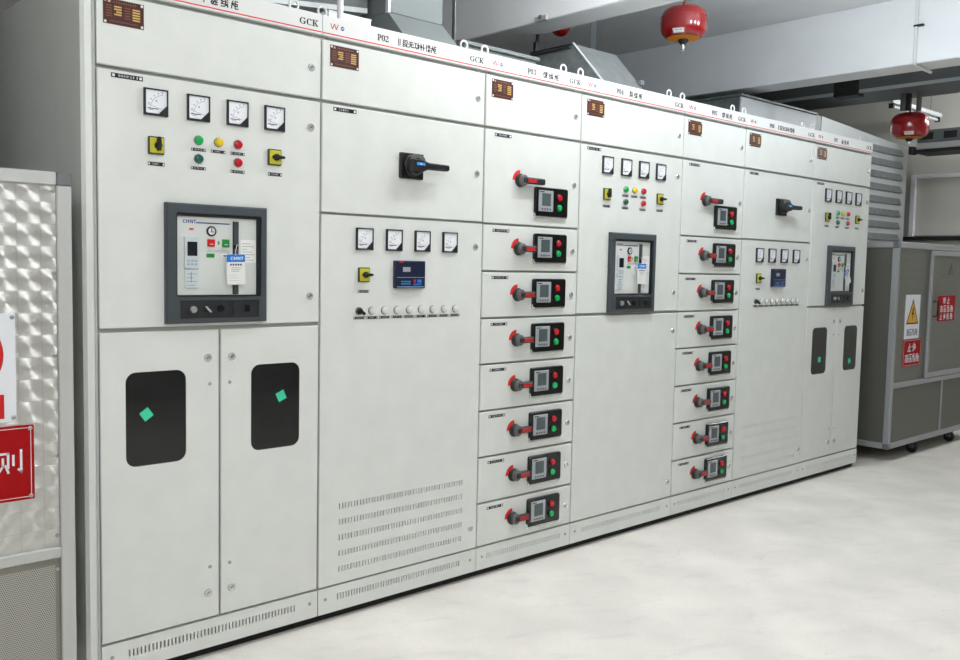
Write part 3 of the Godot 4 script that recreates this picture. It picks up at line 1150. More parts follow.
func circuit_breaker(c: Node3D, at: Vector3):
	if not cache.has("acb_frame"):
		var st := mb()
		holed(st, 0.211, 1.130, 0.5635, 1.513, 0.243, 1.215, 0.541, 1.483, 0.008, 0.0, 0.020, 0.005)
		cache.acb_frame = commit([[st, M.bezel]])
		var r := mb()
		holed(r, 0.240, 1.213, 0.544, 1.486, 0.250, 1.221, 0.529, 1.473, 0.003, 0.0005, 0.011, 0.002)
		cache.acb_inner = commit([[r, M.bezel_dark]])
		var f := mb()
		box(f, 0.249, 1.220, 0.0, 0.530, 1.474, 0.0045)
		cache.acb_face = commit([[f, M.faceplate]])
		# control strip sunk in the lower rail of the frame
		var b := mb()
		holed(b, 0.256, 1.146, 0.534, 1.206, 0.266, 1.153, 0.524, 1.199, 0.004, 0.018, 0.0215, 0.0015)
		box(b, 0.262, 1.150, 0.0175, 0.528, 1.202, 0.0205)
		box(b, 0.436, 1.153, 0.020, 0.439, 1.199, 0.0225)
		cache.acb_strip = commit([[b, M.bezel_dark]])
		var mo := mb()
		prism(mo, rrect(0.274, 1.306, 0.324, 1.408, 0.003, 3), 0.0045, 0.012, 0.001)
		prism(mo, rrect(0.276, 1.243, 0.322, 1.304, 0.003, 3), 0.0045, 0.009, 0.001)
		var sc := mb()
		box(sc, 0.283, 1.347, 0.012, 0.316, 1.392, 0.0128)
		var ky := mb()
		for a in 3:
			for q in 2:
				box(ky, 0.283 + a * 0.0125, 1.317 + q * 0.011, 0.012, 0.290 + a * 0.0125, 1.323 + q * 0.011, 0.0132)
		var gl := mb()
		for a in 4:
			box(gl, 0.281, 1.252 + a * 0.012, 0.009, 0.281 + [0.03, 0.034, 0.022, 0.034][a], 1.2535 + a * 0.012, 0.0094)
		box(gl, 0.296, 1.262, 0.009, 0.298, 1.295, 0.0094)
		cache.acb_module = commit([[mo, M.module], [sc, M.screen], [ky, M.key], [gl, M.ink_grey]])
		var g := mb()
		lathe(g, Vector3(0.367, 1.428, 0.0045), [Vector2(0.0168, 0), Vector2(0.0168, 0.004), Vector2(0.0118, 0.006)], 22)
		var g2 := mb()
		lathe(g2, Vector3(0.367, 1.428, 0.0045), [Vector2(0.0118, 0.0045), Vector2(0, 0.0045)], 22)
		var g3 := mb()
		box(g3, 0.3655, 1.428, 0.009, 0.3685, 1.4375, 0.0096)
		box(g3, 0.362, 1.4245, 0.009, 0.374, 1.427, 0.0096)
		cache.acb_dial = commit([[g, M.black], [g2, M.sign_white], [g3, M.ink]])
		for q in [["red", 0.353, 1.378, 0.379, 1.402, M.button_red], ["green", 0.4045, 1.378, 0.430, 1.403, M.button_green]]:
			var bt := mb()
			box(bt, q[1], q[2], 0.0045, q[3], q[4], 0.010, 0.0015)
			var wh := mb()
			box(wh, q[1] + 0.007, q[2] + 0.007, 0.010, q[3] - 0.007, q[2] + 0.009, 0.0103)
			cache["acb_button_" + q[0]] = commit([[bt, q[5]], [wh, M.white_print]])
		var wi := mb()
		box(wi, 0.351, 1.3425, 0.0045, 0.378, 1.3555, 0.006)
		var wj := mb()
		box(wj, 0.404, 1.3425, 0.0045, 0.424, 1.3555, 0.006)
		var wk := mb()
		box(wk, 0.409, 1.346, 0.006, 0.419, 1.352, 0.0063)
		box(wk, 0.351, 1.361, 0.0045, 0.434, 1.3622, 0.0049)
		box(wk, 0.357, 1.3665, 0.0045, 0.428, 1.3677, 0.0049)
		box(wk, 0.390, 1.385, 0.0045, 0.396, 1.397, 0.0049)
		cache.acb_window = commit([[wi, M.button_green], [wj, M.white_print], [wk, M.ink_grey]])
		var sl := mb()
		box(sl, 0.443, 1.223, 0.0045, 0.4645, 1.463, 0.0055)
		var sl2 := mb()
		box(sl2, 0.4445, 1.385, 0.0055, 0.463, 1.462, 0.010, 0.001)
		box(sl2, 0.4445, 1.225, 0.0055, 0.463, 1.372, 0.0075, 0.001)
		cache.acb_slot = commit([[sl, M.black], [sl2, M.slot]])
		var pr := mb()
		box(pr, 0.472, 1.329, 0.0045, 0.528, 1.404, 0.0049)
		var pr2 := mb()
		for a in 7:
			box(pr2, 0.476, 1.336 + a * 0.009, 0.0049, 0.476 + [0.045, 0.03, 0.047, 0.038, 0.02, 0.044, 0.034][a], 1.3375 + a * 0.009, 0.0051)
		cache.acb_notice = commit([[pr, M.white_print], [pr2, M.ink_grey]])
		var bs := mb()
		box(bs, 0.316, 1.4515, 0.0045, 0.432, 1.4555, 0.0050)
		var rd := mb()
		prism(rd, rrect(0.292, 1.4295, 0.307, 1.436, 0.002, 3), 0.0045, 0.0050)
		cache.acb_stripe = commit([[bs, M.ink_blue], [rd, M.arc_red]])
		var k1 := mb()
		lathe(k1, Vector3(0.297, 1.175, 0.0205), [Vector2(0.0115, 0), Vector2(0.0105, 0.010), Vector2(0.007, 0.011), Vector2(0, 0.011)], 16)
		cache.acb_knob = commit([[k1, M.steel]])
		var k2 := mb()
		lathe(k2, Vector3(0.347, 1.175, 0.0205), [Vector2(0.011, 0), Vector2(0.010, 0.003), Vector2(0, 0.003)], 16)
		var k3 := mb()
		box(k3, -0.013, -0.003, 0.003, 0.013, 0.003, 0.010, 0.001, Transform3D(Basis(Vector3(0, 0, 1), -0.8), Vector3(0.347, 1.175, 0.0205)))
		cache.acb_key = commit([[k2, M.black], [k3, M.chrome]])
		var k4 := mb()
		lathe(k4, Vector3(0.393, 1.1755, 0.0205), [Vector2(0.0115, 0), Vector2(0.0115, 0.004), Vector2(0, 0.004)], 16)
		cache.acb_socket = commit([[k4, M.black_gloss]])
		var k5 := mb()
		box(k5, 0.480, 1.165, 0.0205, 0.496, 1.188, 0.024, 0.001)
		cache.acb_keyhole = commit([[k5, M.black_gloss]])
	var o := put(c, "circuit_breaker", cache.acb_frame, at)
	put(o, "inner_frame", cache.acb_inner)
	put(o, "faceplate", cache.acb_face)
	put(o, "control_strip", cache.acb_strip)
	put(o, "trip_unit", cache.acb_module)
	put(o, "gauge", cache.acb_dial)
	put(o, "push_button", cache.acb_button_red)
	put(o, "push_button", cache.acb_button_green)
	put(o, "indicator_window", cache.acb_window)
	put(o, "charging_slot", cache.acb_slot)
	put(o, "notice", cache.acb_notice)
	put(o, "stripe", cache.acb_stripe)
	latin(o, "logo", "CHNT", Vector3(0.270, 1.4565, 0.0047), 0.0115, M.ink_blue, "Droid Sans", 1.05, true)
	put(o, "knob", cache.acb_knob)
	put(o, "key_switch", cache.acb_key)
	put(o, "socket", cache.acb_socket)
	put(o, "keyhole", cache.acb_keyhole)


func capacitor_cabinet(c: Node3D, i: int):
	var w := width(i)
	var st := mb()
	box(st, G, 1.5145, -0.0175, w - G, 1.897, 0.0, 0.0025)
	var d := obj(c, "isolator_door", st, M.paint)
	label_strip(d, 0.05, 1.875, 0.098, 0.0135, i)
	lock(d, w - 0.040, 1.708)
	isolator(c)
	st = mb()
	var rows := []
	for k in 5:
		var h := 0.190 + k * 0.0596
		rows.append([0.09, h - 0.009, w - 0.078, h + 0.013])
	slotted(st, G, 0.138, w - G, 1.5055, -0.0175, 0.0, rows, 0.0135, 0.0052 if i == 1 else 0.003)
	var ld := obj(c, "slotted_door", st, M.paint)
	lock(ld, w - 0.040, 1.409)
	lock(ld, w - 0.036, 0.226)
	for k in 4:
		ammeter(c, [0.192, 0.3285, 0.4665, 0.6075][k], 1.4235, k)
	selector_switch(c, 0.1915, 1.2910, false)
	label_strip(ld, 0.164, 1.2245, 0.05, 0.0095, 0)
	# reactive power controller
	st = mb()
	prism(st, rrect(0.325, 1.240, 0.470, 1.3465, 0.003, 3), 0.0, 0.018, 0.003)
	var ct := obj(c, "power_factor_controller", st, M.controller)
	st = mb()
	box(st, 0.329, 1.2815, 0.018, 0.466, 1.2835, 0.0186)
	box(st, 0.331, 1.2445, 0.018, 0.464, 1.2475, 0.0186)
	obj(ct, "line", st, M.controller_line)
	st = mb()
	box(st, 0.358, 1.304, 0.018, 0.394, 1.322, 0.0190)
	obj(ct, "display", st, M.silver)
	st = mb()
	box(st, 0.341, 1.338, 0.018, 0.361, 1.343, 0.0186)
	obj(ct, "mark", st, M.button_red)
	st = mb()
	for k in 5:
		for q in 2:
			box(st, 0.351 + k * 0.0095, 1.255 + q * 0.009, 0.018, 0.358 + k * 0.0095, 1.260 + q * 0.009, 0.0188)
	obj(ct, "key", st, M.cyan)
	st = mb()
	box(st, 0.410, 1.263, 0.018, 0.422, 1.274, 0.0195, 0.001)
	var s2 := mb()
	box(s2, 0.428, 1.262, 0.018, 0.449, 1.274, 0.0195, 0.001)
	box(s2, 0.410, 1.253, 0.018, 0.449, 1.259, 0.0190)
	put(ct, "keypad", commit([[st, M.button_red], [s2, M.tag_blue]]))
	# row of clear lamps with one black knob
	knob_lamp(c, 0.168, 1.1565)
	for k in 8:
		pilot_lamp(c, 0.226 + k * 0.0591, 1.1565, M.lens_clear)
	for k in 9:
		label_strip(ld, 0.145 + k * 0.0585, 1.1255, 0.052, 0.0095, k)
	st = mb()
	box(st, 0.06, 0.16, -0.029, w - 0.06, 0.46, -0.0185)  # dark sheet that gives the door slots their inner shade
	obj(c, "door_slot_shade", st, M.shade_dark)


func knob_lamp(c: Node, x: float, y: float):
	if not cache.has("knob_lamp"):
		var st := mb()
		lathe(st, Vector3.ZERO, [Vector2(0.0155, 0), Vector2(0.0155, 0.004), Vector2(0.013, 0.006), Vector2(0, 0.006)], 20)
		var k := mb()
		lathe(k, Vector3.ZERO, [Vector2(0.0125, 0.005), Vector2(0.011, 0.014), Vector2(0, 0.014)], 16)
		box(k, -0.020, -0.005, 0.010, 0.016, 0.005, 0.024, 0.002, Transform3D(Basis(Vector3(0, 0, 1), 2.5), Vector3.ZERO))
		cache.knob_lamp = commit([[st, M.rim], [k, M.black]])
	put(c, "rotary_knob", cache.knob_lamp, Vector3(x, y, 0))


func isolator(c: Node3D):
	if not cache.has("iso_base"):
		var st := mb()
		prism(st, rrect(0.346, 1.660, 0.456, 1.757, 0.003, 3), 0.0, 0.013, 0.002)
		cache.iso_base = commit([[st, M.black]])
		var h := mb()
		lathe(h, Vector3(0.401, 1.710, 0.013), [Vector2(0.043, 0), Vector2(0.043, 0.006), Vector2(0.038, 0.010), Vector2(0.036, 0.026), Vector2(0.030, 0.034), Vector2(0, 0.036)], 24)
		var l := mb()
		var pts := PackedVector2Array([Vector2(-0.03, -0.022), Vector2(0.02, -0.024), Vector2(0.05, -0.0125), Vector2(0.148, -0.0115), Vector2(0.153, -0.006), Vector2(0.153, 0.007), Vector2(0.148, 0.0115), Vector2(0.05, 0.0125), Vector2(0.02, 0.022), Vector2(-0.03, 0.022)])
		prism(l, pts, 0.036, 0.062, 0.004, Transform3D(Basis.IDENTITY, Vector3(0.396, 1.709, 0)))
		cache.iso_handle = commit([[h, M.black], [l, M.black]])
		var r := mb()
		var arc := PackedVector2Array()
		for k in 13:
			var a := PI * (0.15 + 0.7 * k / 12.0)
			arc.append(Vector2(cos(a), sin(a)) * 0.040)
		for k in 13:
			var a := PI * (0.85 - 0.7 * k / 12.0)
			arc.append(Vector2(cos(a), sin(a)) * 0.026)
		prism(r, arc, 0.040, 0.0495, 0.0, Transform3D(Basis.IDENTITY, Vector3(0.401, 1.712, 0)))
		cache.iso_ring = commit([[r, M.handle_grey]])
		var b := mb()
		box(b, 0.384, 1.709, 0.062, 0.424, 1.7195, 0.0626)
		cache.iso_label = commit([[b, M.label_blue]])
		var b2 := mb()
		box(b2, 0.400, 1.7115, 0.0626, 0.408, 1.715, 0.0630)
		cache.iso_mark = commit([[b2, M.white_print]])
	var o := put(c, "isolator_handle", cache.iso_base)
	put(o, "lever", cache.iso_handle)
	put(o, "collar", cache.iso_ring)
	var lb := put(o, "lever_label", cache.iso_label)
	lb.set_meta("label", "blue label on the black lever")
	put(o, "lever_mark", cache.iso_mark)


func feeder_cabinet(c: Node3D, i: int):
	var w := width(i)
	var hs := [0.134, 0.3215, 0.520, 0.718, 0.917, 1.112, 1.310, 1.508]
	for k in range(7, -1, -1):
		var lo: float = hs[k] + G + 0.0005
		var hi: float = (1.897 if k == 7 else hs[k + 1] - G - 0.0005)
		var st := mb()
		box(st, G, lo, -0.0175, w - G, hi, 0.0, 0.0025)
		var d := obj(c, "drawer", st, M.paint)
		if k == 7:
			label_strip(d, 0.056, 1.872, 0.096, 0.0135, i)
			rotary_handle(d, 0.209, 1.700, 0.125)
			drawer_panel(d, 0.297, 1.5535)
			lock(d, w - 0.040, 1.704)
		else:
			var m: float = (hs[k] + hs[k + 1]) * 0.5
			label_strip(d, 0.056, hs[k + 1] - 0.032, 0.096, 0.012, i + k)
			rotary_handle(d, 0.209, m)
			drawer_panel(d, 0.298, m - 0.058)
			lock(d, w - 0.040, m - 0.003)


func rotary_handle(parent: Node, x: float, y: float, reach := 0.082):
	var key := "rot%d" % int(reach * 1000)
	if not cache.has(key):
		var st := mb()
		lathe(st, Vector3.ZERO, [Vector2(0.029, 0), Vector2(0.029, 0.008), Vector2(0.026, 0.012), Vector2(0.024, 0.020)], 22)
		var hub := mb()
		lathe(hub, Vector3.ZERO, [Vector2(0.024, 0.018), Vector2(0.0235, 0.030), Vector2(0.019, 0.034), Vector2(0, 0.034)], 22)
		var l := mb()
		prism(l, rrect(-0.012, -0.0135, reach, 0.0135, 0.008, 4), 0.016, 0.037, 0.005)
		var r := mb()
		prism(r, rrect(0.014, -0.0085, 0.068, 0.0085, 0.003, 3), 0.037, 0.0385, 0.0005)
		cache[key] = commit([[st, M.handle], [hub, M.handle_grey], [l, M.handle], [r, M.handle_red]])
		var arc := PackedVector2Array()
		for k in 11:
			var a := PI * (0.50 + 0.5 * k / 10.0)
			arc.append(Vector2(cos(a), sin(a)) * 0.044)
		for k in 11:
			var a := PI * (1.0 - 0.5 * k / 10.0)
			arc.append(Vector2(cos(a), sin(a)) * 0.026)
		var s := mb()
		prism(s, arc, 0.0, 0.0012)
		cache.rot_arc = commit([[s, M.arc_red]])
	put(parent, "rotary_handle", cache[key], Vector3(x, y, 0))
	put(parent, "scale_arc", cache.rot_arc, Vector3(x, y, 0))


func drawer_panel(parent: Node, x: float, y: float):
	# module 0.207 wide, 0.127 high, lower left corner at x, y
	if not cache.has("mod_bezel"):
		var st := mb()
		prism(st, rrect(0, 0, 0.207, 0.127, 0.010, 4), 0.0, 0.014, 0.003)
		var lip := mb()
		prism(lip, rrect(-0.001, -0.007, 0.208, 0.020, 0.010, 4), 0.0, 0.011, 0.002)
		cache.mod_bezel = commit([[st, M.black_gloss], [lip, M.chrome]])
		var s := mb()
		prism(s, rrect(0.016, 0.022, 0.107, 0.113, 0.003, 3), 0.014, 0.018, 0.002)
		var l := mb()
		prism(l, rrect(0.034, 0.046, 0.089, 0.101, 0.002, 3), 0.018, 0.0186)
		var k := mb()
		for a in 4:
			box(k, 0.032 + a * 0.016, 0.029, 0.018, 0.041 + a * 0.016, 0.036, 0.0205, 0.001)
		var bl := mb()
		box(bl, 0.022, 0.1045, 0.018, 0.048, 0.109, 0.0184)
		cache.mod_display = commit([[s, M.silver], [l, M.lcd], [k, M.slot], [bl, M.ink]])
		for q in [["red", M.lens_red], ["green", M.lens_green]]:
			var ring := mb()
			lathe(ring, Vector3(0, 0, 0.014), [Vector2(0.0165, 0), Vector2(0.0155, 0.003), Vector2(0.0135, 0.003)], 18)
			var cap := mb()
			lathe(cap, Vector3(0, 0, 0.014), [Vector2(0.0138, 0), Vector2(0.0136, 0.008), Vector2(0.0115, 0.0105), Vector2(0.006, 0.0115), Vector2(0, 0.0117)], 18)
			cache["mod_" + q[0]] = commit([[ring, M.black], [cap, q[1]]])
	put(parent, "module_bezel", cache.mod_bezel, Vector3(x, y, 0))
	put(parent, "display_unit", cache.mod_display, Vector3(x, y, 0))
	put(parent, "push_button", cache.mod_red, Vector3(x + 0.146, y + 0.086, 0))
	put(parent, "push_button", cache.mod_green, Vector3(x + 0.146, y + 0.041, 0))


# ------------------------------------------------------------------ metal enclosures
func build_left_enclosure():
	var c := thing("patterned_enclosure", "aluminium framed enclosure of swirl-patterned steel at the row's near end, with red and white signs", "enclosure", Vector3(0, 0, 0.1))
	var D := 0.6
	var x0 := -1.50
	var x1 := -0.105
	var st := mb()
	for s in [x0, x1 - 0.04]:
		for z in [-D, -0.04]:
			bar(c, "corner_post", M.alu, s, 0.10, z, s + 0.04, 1.535, z + 0.04, 0.003)
			bar(c, "corner_cap", M.alu_corner, s - 0.001, 1.534, z - 0.001, s + 0.041, 1.573, z + 0.041, 0.004)
	for h in [[1.535, 1.572], [0.472, 0.504], [0.10, 0.14]]:
		bar(c, "frame_rail", M.alu, x0 + 0.04, h[0], -0.04, x1 - 0.04, h[1], 0.0, 0.003)
		bar(c, "frame_rail", M.alu, x0 + 0.04, h[0], -D, x1 - 0.04, h[1], -D + 0.04, 0.003)
		for s in [x0, x1 - 0.04]:
			bar(c, "frame_rail", M.alu, s, h[0], -D + 0.04, s + 0.04, h[1], -0.04, 0.003)
	st = mb()
	box(st, x0 + 0.04, 0.504, -0.016, x1 - 0.0405, 1.535, -0.011)
	obj(c, "swirl_panel", st, M.perlage)
	st = mb()
	box(st, x0 + 0.04, 0.14, -0.016, x1 - 0.0405, 0.472, -0.011)
	var lp := obj(c, "lower_panel", st, M.sheet)
	st = mb()
	box(st, x0 + 0.07, 0.16, -0.011, x1 - 0.054, 0.452, -0.0095)
	obj(lp, "perforated_sheet", st, M.perforated)
	st = mb()
	bar(c, "side_sheet", M.sheet, x0 + 0.005, 0.15, -D + 0.025, x0 + 0.010, 1.53, -0.045)
	bar(c, "side_sheet", M.sheet, x1 - 0.010, 0.15, -D + 0.025, x1 - 0.005, 1.53, -0.045)
	bar(c, "back_sheet", M.sheet, x0 + 0.04, 0.15, -D + 0.015, x1 - 0.04, 1.53, -D + 0.02)
	bar(c, "bottom_sheet", M.sheet, x0 + 0.04, 0.12, -D + 0.04, x1 - 0.04, 0.125, -0.04)
	st = mb()
	box(st, x0 + 0.02, 1.566, -D + 0.02, x1 - 0.02, 1.570, -0.02)
	obj(c, "top_sheet", st, M.sheet)
	for h in [1.52, 1.29, 1.056, 0.769, 0.536, 0.438]:
		put(c, "rivet", small_screw(), Vector3(x1 - 0.0465, h, -0.0105))
	casters(c, [x0 + 0.25, x1 - 0.25], -0.10, -D + 0.1)
	# white prohibition sign
	var s := mb()
	prism(s, rrect(-0.56, 0.879, -0.2555, 1.179, 0.004, 3), -0.0105, -0.0085, 0.0005)
	var sg := obj(c, "white_sign", s, M.sign_white)
	s = mb()
	lathe(s, Vector3(-0.4, 1.065, -0.0085), [Vector2(0.114, 0), Vector2(0.114, 0.0006), Vector2(0.09, 0.0006), Vector2(0.09, 0)], 40)
	box(s, -0.097, -0.010, 0, 0.097, 0.010, 0.0006, 0.0, Transform3D(Basis(Vector3(0, 0, 1), -PI / 4), Vector3(-0.4, 1.065, -0.0085)))
	obj(sg, "prohibition_ring", s, M.button_red)
	s = mb()
	box(s, -0.53, 0.889, -0.0085, -0.2865, 0.956, -0.0079)
	obj(sg, "red_bar", s, M.button_red)
	s = mb()
	write(s, "禁止", -0.418, 0.946, 0.046, 0.058, -0.0079, 0.13)
	obj(sg, "lettering", s, M.ink)
	for q in [[-0.263, 1.168], [-0.263, 0.890]]:
		put(sg, "screw", small_screw(), Vector3(q[0], q[1], -0.0085))
	# red sign
	s = mb()
	prism(s, rrect(-0.62, 0.655, -0.2115, 0.866, 0.003, 3), -0.0105, -0.0075, 0.0005)
	sg = obj(c, "red_sign", s, M.sign_red)
	s = mb()
	for e in [[-0.61, 0.8575, -0.2195, 0.8590], [-0.61, 0.6625, -0.2195, 0.6640], [-0.221, 0.664, -0.2195, 0.8575]]:
		box(s, e[0], e[1], -0.0075, e[2], e[3], -0.0069)
	obj(sg, "border_line", s, M.sign_white)
	s = mb()
	write(s, "则", -0.306, 0.797, 0.060, 0.07, -0.0075, 0.10)
	obj(sg, "lettering", s, M.sign_white)
	for q in [[-0.2215, 0.856], [-0.2215, 0.665]]:
		put(sg, "screw", small_screw(), Vector3(q[0], q[1], -0.0072))


func casters(c: Node3D, xs: Array, z0: float, z1: float):
	if not cache.has("caster"):
		var w := mb()
		lathe(w, Vector3(-0.014, 0.04, 0), [Vector2(0.0, 0.0), Vector2(0.034, 0.0), Vector2(0.040, 0.005), Vector2(0.040, 0.023), Vector2(0.034, 0.028), Vector2(0, 0.028)], 22, 0)
		var f := mb()
		box(f, -0.022, 0.038, -0.022, -0.017, 0.09, 0.022, 0.002)
		box(f, 0.017, 0.038, -0.022, 0.022, 0.09, 0.022, 0.002)
		box(f, -0.035, 0.088, -0.035, 0.035, 0.1, 0.035, 0.003)
		cache.caster_wheel = commit([[w, M.caster_blue]])
		cache.caster = commit([[f, M.grey_steel]])
	for x in xs:
		for z in [z0, z1]:
			var o := put(c, "caster", cache.caster, Vector3(x, 0, z))
			put(o, "wheel", cache.caster_wheel)


func build_right_enclosure():
	var c := thing("mesh_enclosure", "aluminium framed metal enclosure on casters beyond the far end of the cabinet row", "enclosure", Vector3(5.372, 0, 0.09))
	var L := 1.62
	var D := 0.85
	var st := mb()
	for s in [0.0, L - 0.04]:
		for z in [-D, -0.04]:
			bar(c, "corner_post", M.alu_dark, s, 0.12, z, s + 0.04, 1.51, z + 0.04, 0.003)
			for h in [[1.509, 1.554], [0.097, 0.139]]:
				bar(c, "corner_cap", M.alu_corner, s - 0.001, h[0], z - 0.001, s + 0.041, h[1], z + 0.041, 0.004)
	for h in [[1.51, 1.553], [0.525, 0.560], [0.098, 0.138]]:
		bar(c, "frame_rail", M.alu_dark, 0.04, h[0], -0.04, L - 0.04, h[1], 0.0, 0.003)
		bar(c, "frame_rail", M.alu_dark, 0.04, h[0], -D, L - 0.04, h[1], -D + 0.04, 0.003)
		if h[0] != 0.525:
			for s in [0.0, L - 0.04]:
				bar(c, "frame_rail", M.alu_dark, s, h[0], -D + 0.04, s + 0.04, h[1], -0.04, 0.003)
	st = mb()
	box(st, 0.012, 0.125, -D + 0.04, 0.018, 1.51, -0.04)
	obj(c, "side_sheet", st, M.sheet_dark)
	bar(c, "top_sheet", M.sheet_dark, 0.02, 1.535, -D + 0.02, L - 0.02, 1.540, -0.02)
	bar(c, "side_sheet", M.sheet_dark, L - 0.018, 0.125, -D + 0.04, L - 0.012, 1.51, -0.04)
	bar(c, "back_sheet", M.sheet_dark, 0.04, 0.125, -D + 0.012, L - 0.04, 1.51, -D + 0.018)
	bar(c, "bottom_sheet", M.sheet_dark, 0.02, 0.10, -D + 0.02, L - 0.02, 0.105, -0.02)
	# fixed strip beside the door, then the door
	st = mb()
	box(st, 0.04, 0.56, -0.022, 0.585, 1.51, -0.016)
	obj(c, "swirl_panel", st, M.perlage_dark)
	st = mb()
	box(st, 0.585, 0.565, -0.03, 1.40, 1.505, -0.012)
	var d := obj(c, "door", st, M.perlage_dark)
	st = mb()
	box(st, 0.585, 0.565, -0.012, 0.62, 1.505, 0.002, 0.002)
	box(st, 1.365, 0.565, -0.012, 1.40, 1.505, 0.002, 0.002)
	box(st, 0.62, 0.565, -0.012, 1.365, 0.60, 0.002, 0.002)
	box(st, 0.62, 1.47, -0.012, 1.365, 1.505, 0.002, 0.002)
	obj(d, "door_frame", st, M.alu_dark)
	st = mb()
	tube(st, [Vector3(0.69, 1.02, -0.012), Vector3(0.69, 1.02, 0.02), Vector3(0.69, 1.13, 0.02), Vector3(0.69, 1.13, -0.012)], 0.006, 8)
	obj(d, "handle", st, M.dark_steel)
	for e in [[0.04, 0.92], [0.94, L - 0.04]]:
		st = mb()
		box(st, e[0], 0.138, -0.022, e[1], 0.525, -0.014)
		obj(c, "lower_panel", st, M.sheet_dark)
	st = mb()
	box(st, 0.92, 0.138, -0.024, 0.94, 0.525, -0.006, 0.002)
	obj(c, "mullion", st, M.alu_dark)
	casters(c, [0.56, L - 0.35], -0.06, -D + 0.1)
	# signs
	var s := mb()
	prism(s, rrect(0.205, 0.867, 0.452, 1.183, 0.004, 3), -0.016, -0.0135, 0.0005)
	var sg := obj(c, "warning_sign", s, M.sign_white)
	s = mb()
	prism(s, PackedVector2Array([Vector2(0.225, 0.972), Vector2(0.432, 0.972), Vector2(0.3285, 1.155)]), -0.0135, -0.0131)
	obj(sg, "triangle_border", s, M.ink)
	s = mb()
	prism(s, PackedVector2Array([Vector2(0.243, 0.982), Vector2(0.414, 0.982), Vector2(0.3285, 1.134)]), -0.0131, -0.0127)
	obj(sg, "triangle", s, M.sign_yellow)
	s = mb()
	prism(s, PackedVector2Array([Vector2(0.335, 1.095), Vector2(0.308, 1.040), Vector2(0.328, 1.043), Vector2(0.318, 0.995), Vector2(0.350, 1.055), Vector2(0.331, 1.052), Vector2(0.347, 1.092)]), -0.0127, -0.0123)
	obj(sg, "lightning_bolt", s, M.ink)
	s = mb()
	write(s, "高压危险", 0.238, 0.935, 0.042, 0.048, -0.0135, 0.13)
	obj(sg, "lettering", s, M.ink_grey)
	s = mb()
	prism(s, rrect(0.200, 0.668, 0.505, 0.862, 0.003, 3), -0.016, -0.0135, 0.0005)
	sg = obj(c, "red_sign", s, M.sign_red)
	s = mb()
	write(s, "止步", 0.275, 0.832, 0.055, 0.080, -0.0135, 0.14)
	write(s, "高压危险", 0.235, 0.752, 0.052, 0.062, -0.0135, 0.14)
	obj(sg, "lettering", s, M.sign_white)
	s = mb()
	box(s, 0.208, 0.6745, -0.0135, 0.497, 0.6765, -0.0129)
	box(s, 0.208, 0.8535, -0.0135, 0.497, 0.8555, -0.0129)
	box(s, 0.208, 0.6765, -0.0135, 0.210, 0.8535, -0.0129)
	box(s, 0.495, 0.6765, -0.0135, 0.497, 0.8535, -0.0129)
	obj(sg, "border_line", s, M.sign_white)
	s = mb()
	prism(s, rrect(0.765, 0.980, 1.095, 1.172, 0.003, 3), -0.012, -0.0095, 0.0005)
	sg = obj(d, "red_notice", s, M.sign_red)
	s = mb()
	write(s, "禁止", 0.86, 1.158, 0.045, 0.075, -0.0095, 0.14)
	write(s, "高压危险", 0.81, 1.095, 0.045, 0.066, -0.0095, 0.14)
	write(s, "止步危险", 0.81, 1.035, 0.042, 0.066, -0.0095, 0.14)
	put(d, "notice_lettering", commit([[s, M.sign_white]]))
	s = mb()
	prism(s, PackedVector2Array([Vector2(0.94, 1.33), Vector2(1.03, 1.33), Vector2(0.985, 1.42)]), -0.012, -0.0095)
	obj(d, "triangle_sticker", s, M.sheet_dark)


func build_transformer():
	var c := thing("transformer_enclosure", "tall galvanised transformer enclosure with louvred end behind the far cabinets", "enclosure", Vector3(0, 0, -0.9))
	var st := mb()
	box(st, 4.92, 0.0, -1.1, 6.02, 2.60, -0.02)
	hexa(st, [Vector3(6.02, 0, -1.1), Vector3(7.78, 0, -1.1), Vector3(7.78, 0, -0.02), Vector3(6.02, 0, -0.02)], [Vector3(6.02, 2.60, -1.1), Vector3(7.78, 2.50, -1.1), Vector3(7.78, 2.50, -0.02), Vector3(6.02, 2.60, -0.02)])
	obj(c, "body", st, M.galv)
	st = mb()
	box(st, 4.915, 0.02, -0.0195, 6.012, 2.595, 0.0, 0.003)
	obj(c, "front_panel", st, M.pale_sheet)
	st = mb()
	hexa(st, [Vector3(6.112, 0.02, -0.0195), Vector3(7.79, 0.02, -0.0195), Vector3(7.79, 0.02, 0.0), Vector3(6.112, 0.02, 0.0)], [Vector3(6.112, 2.60, -0.0195), Vector3(7.79, 2.505, -0.0195), Vector3(7.79, 2.505, 0.0), Vector3(6.112, 2.60, 0.0)])
	obj(c, "front_panel", st, M.galv_bright)
	st = mb()
	box(st, 6.014, 0.02, -0.0195, 6.110, 2.60, -0.004)
	obj(c, "joint_strip", st, M.galv)
	st = mb()
	box(st, 4.905, 2.597, -1.11, 6.03, 2.615, 0.012, 0.004)
	obj(c, "top_trim", st, M.galv)
	for k in 12:
		var h := 2.44 - k * 0.1115
		st = mb()
		hexa(st, [Vector3(6.9, h - 0.03, 0.0), Vector3(7.665, h - 0.03, 0.0), Vector3(7.665, h - 0.026, 0.022), Vector3(6.9, h - 0.026, 0.022)], [Vector3(6.9, h + 0.034, 0.0), Vector3(7.665, h + 0.034, 0.0), Vector3(7.665, h - 0.022, 0.024), Vector3(6.9, h - 0.022, 0.024)])
		obj(c, "louvre_blade", st, M.galv)


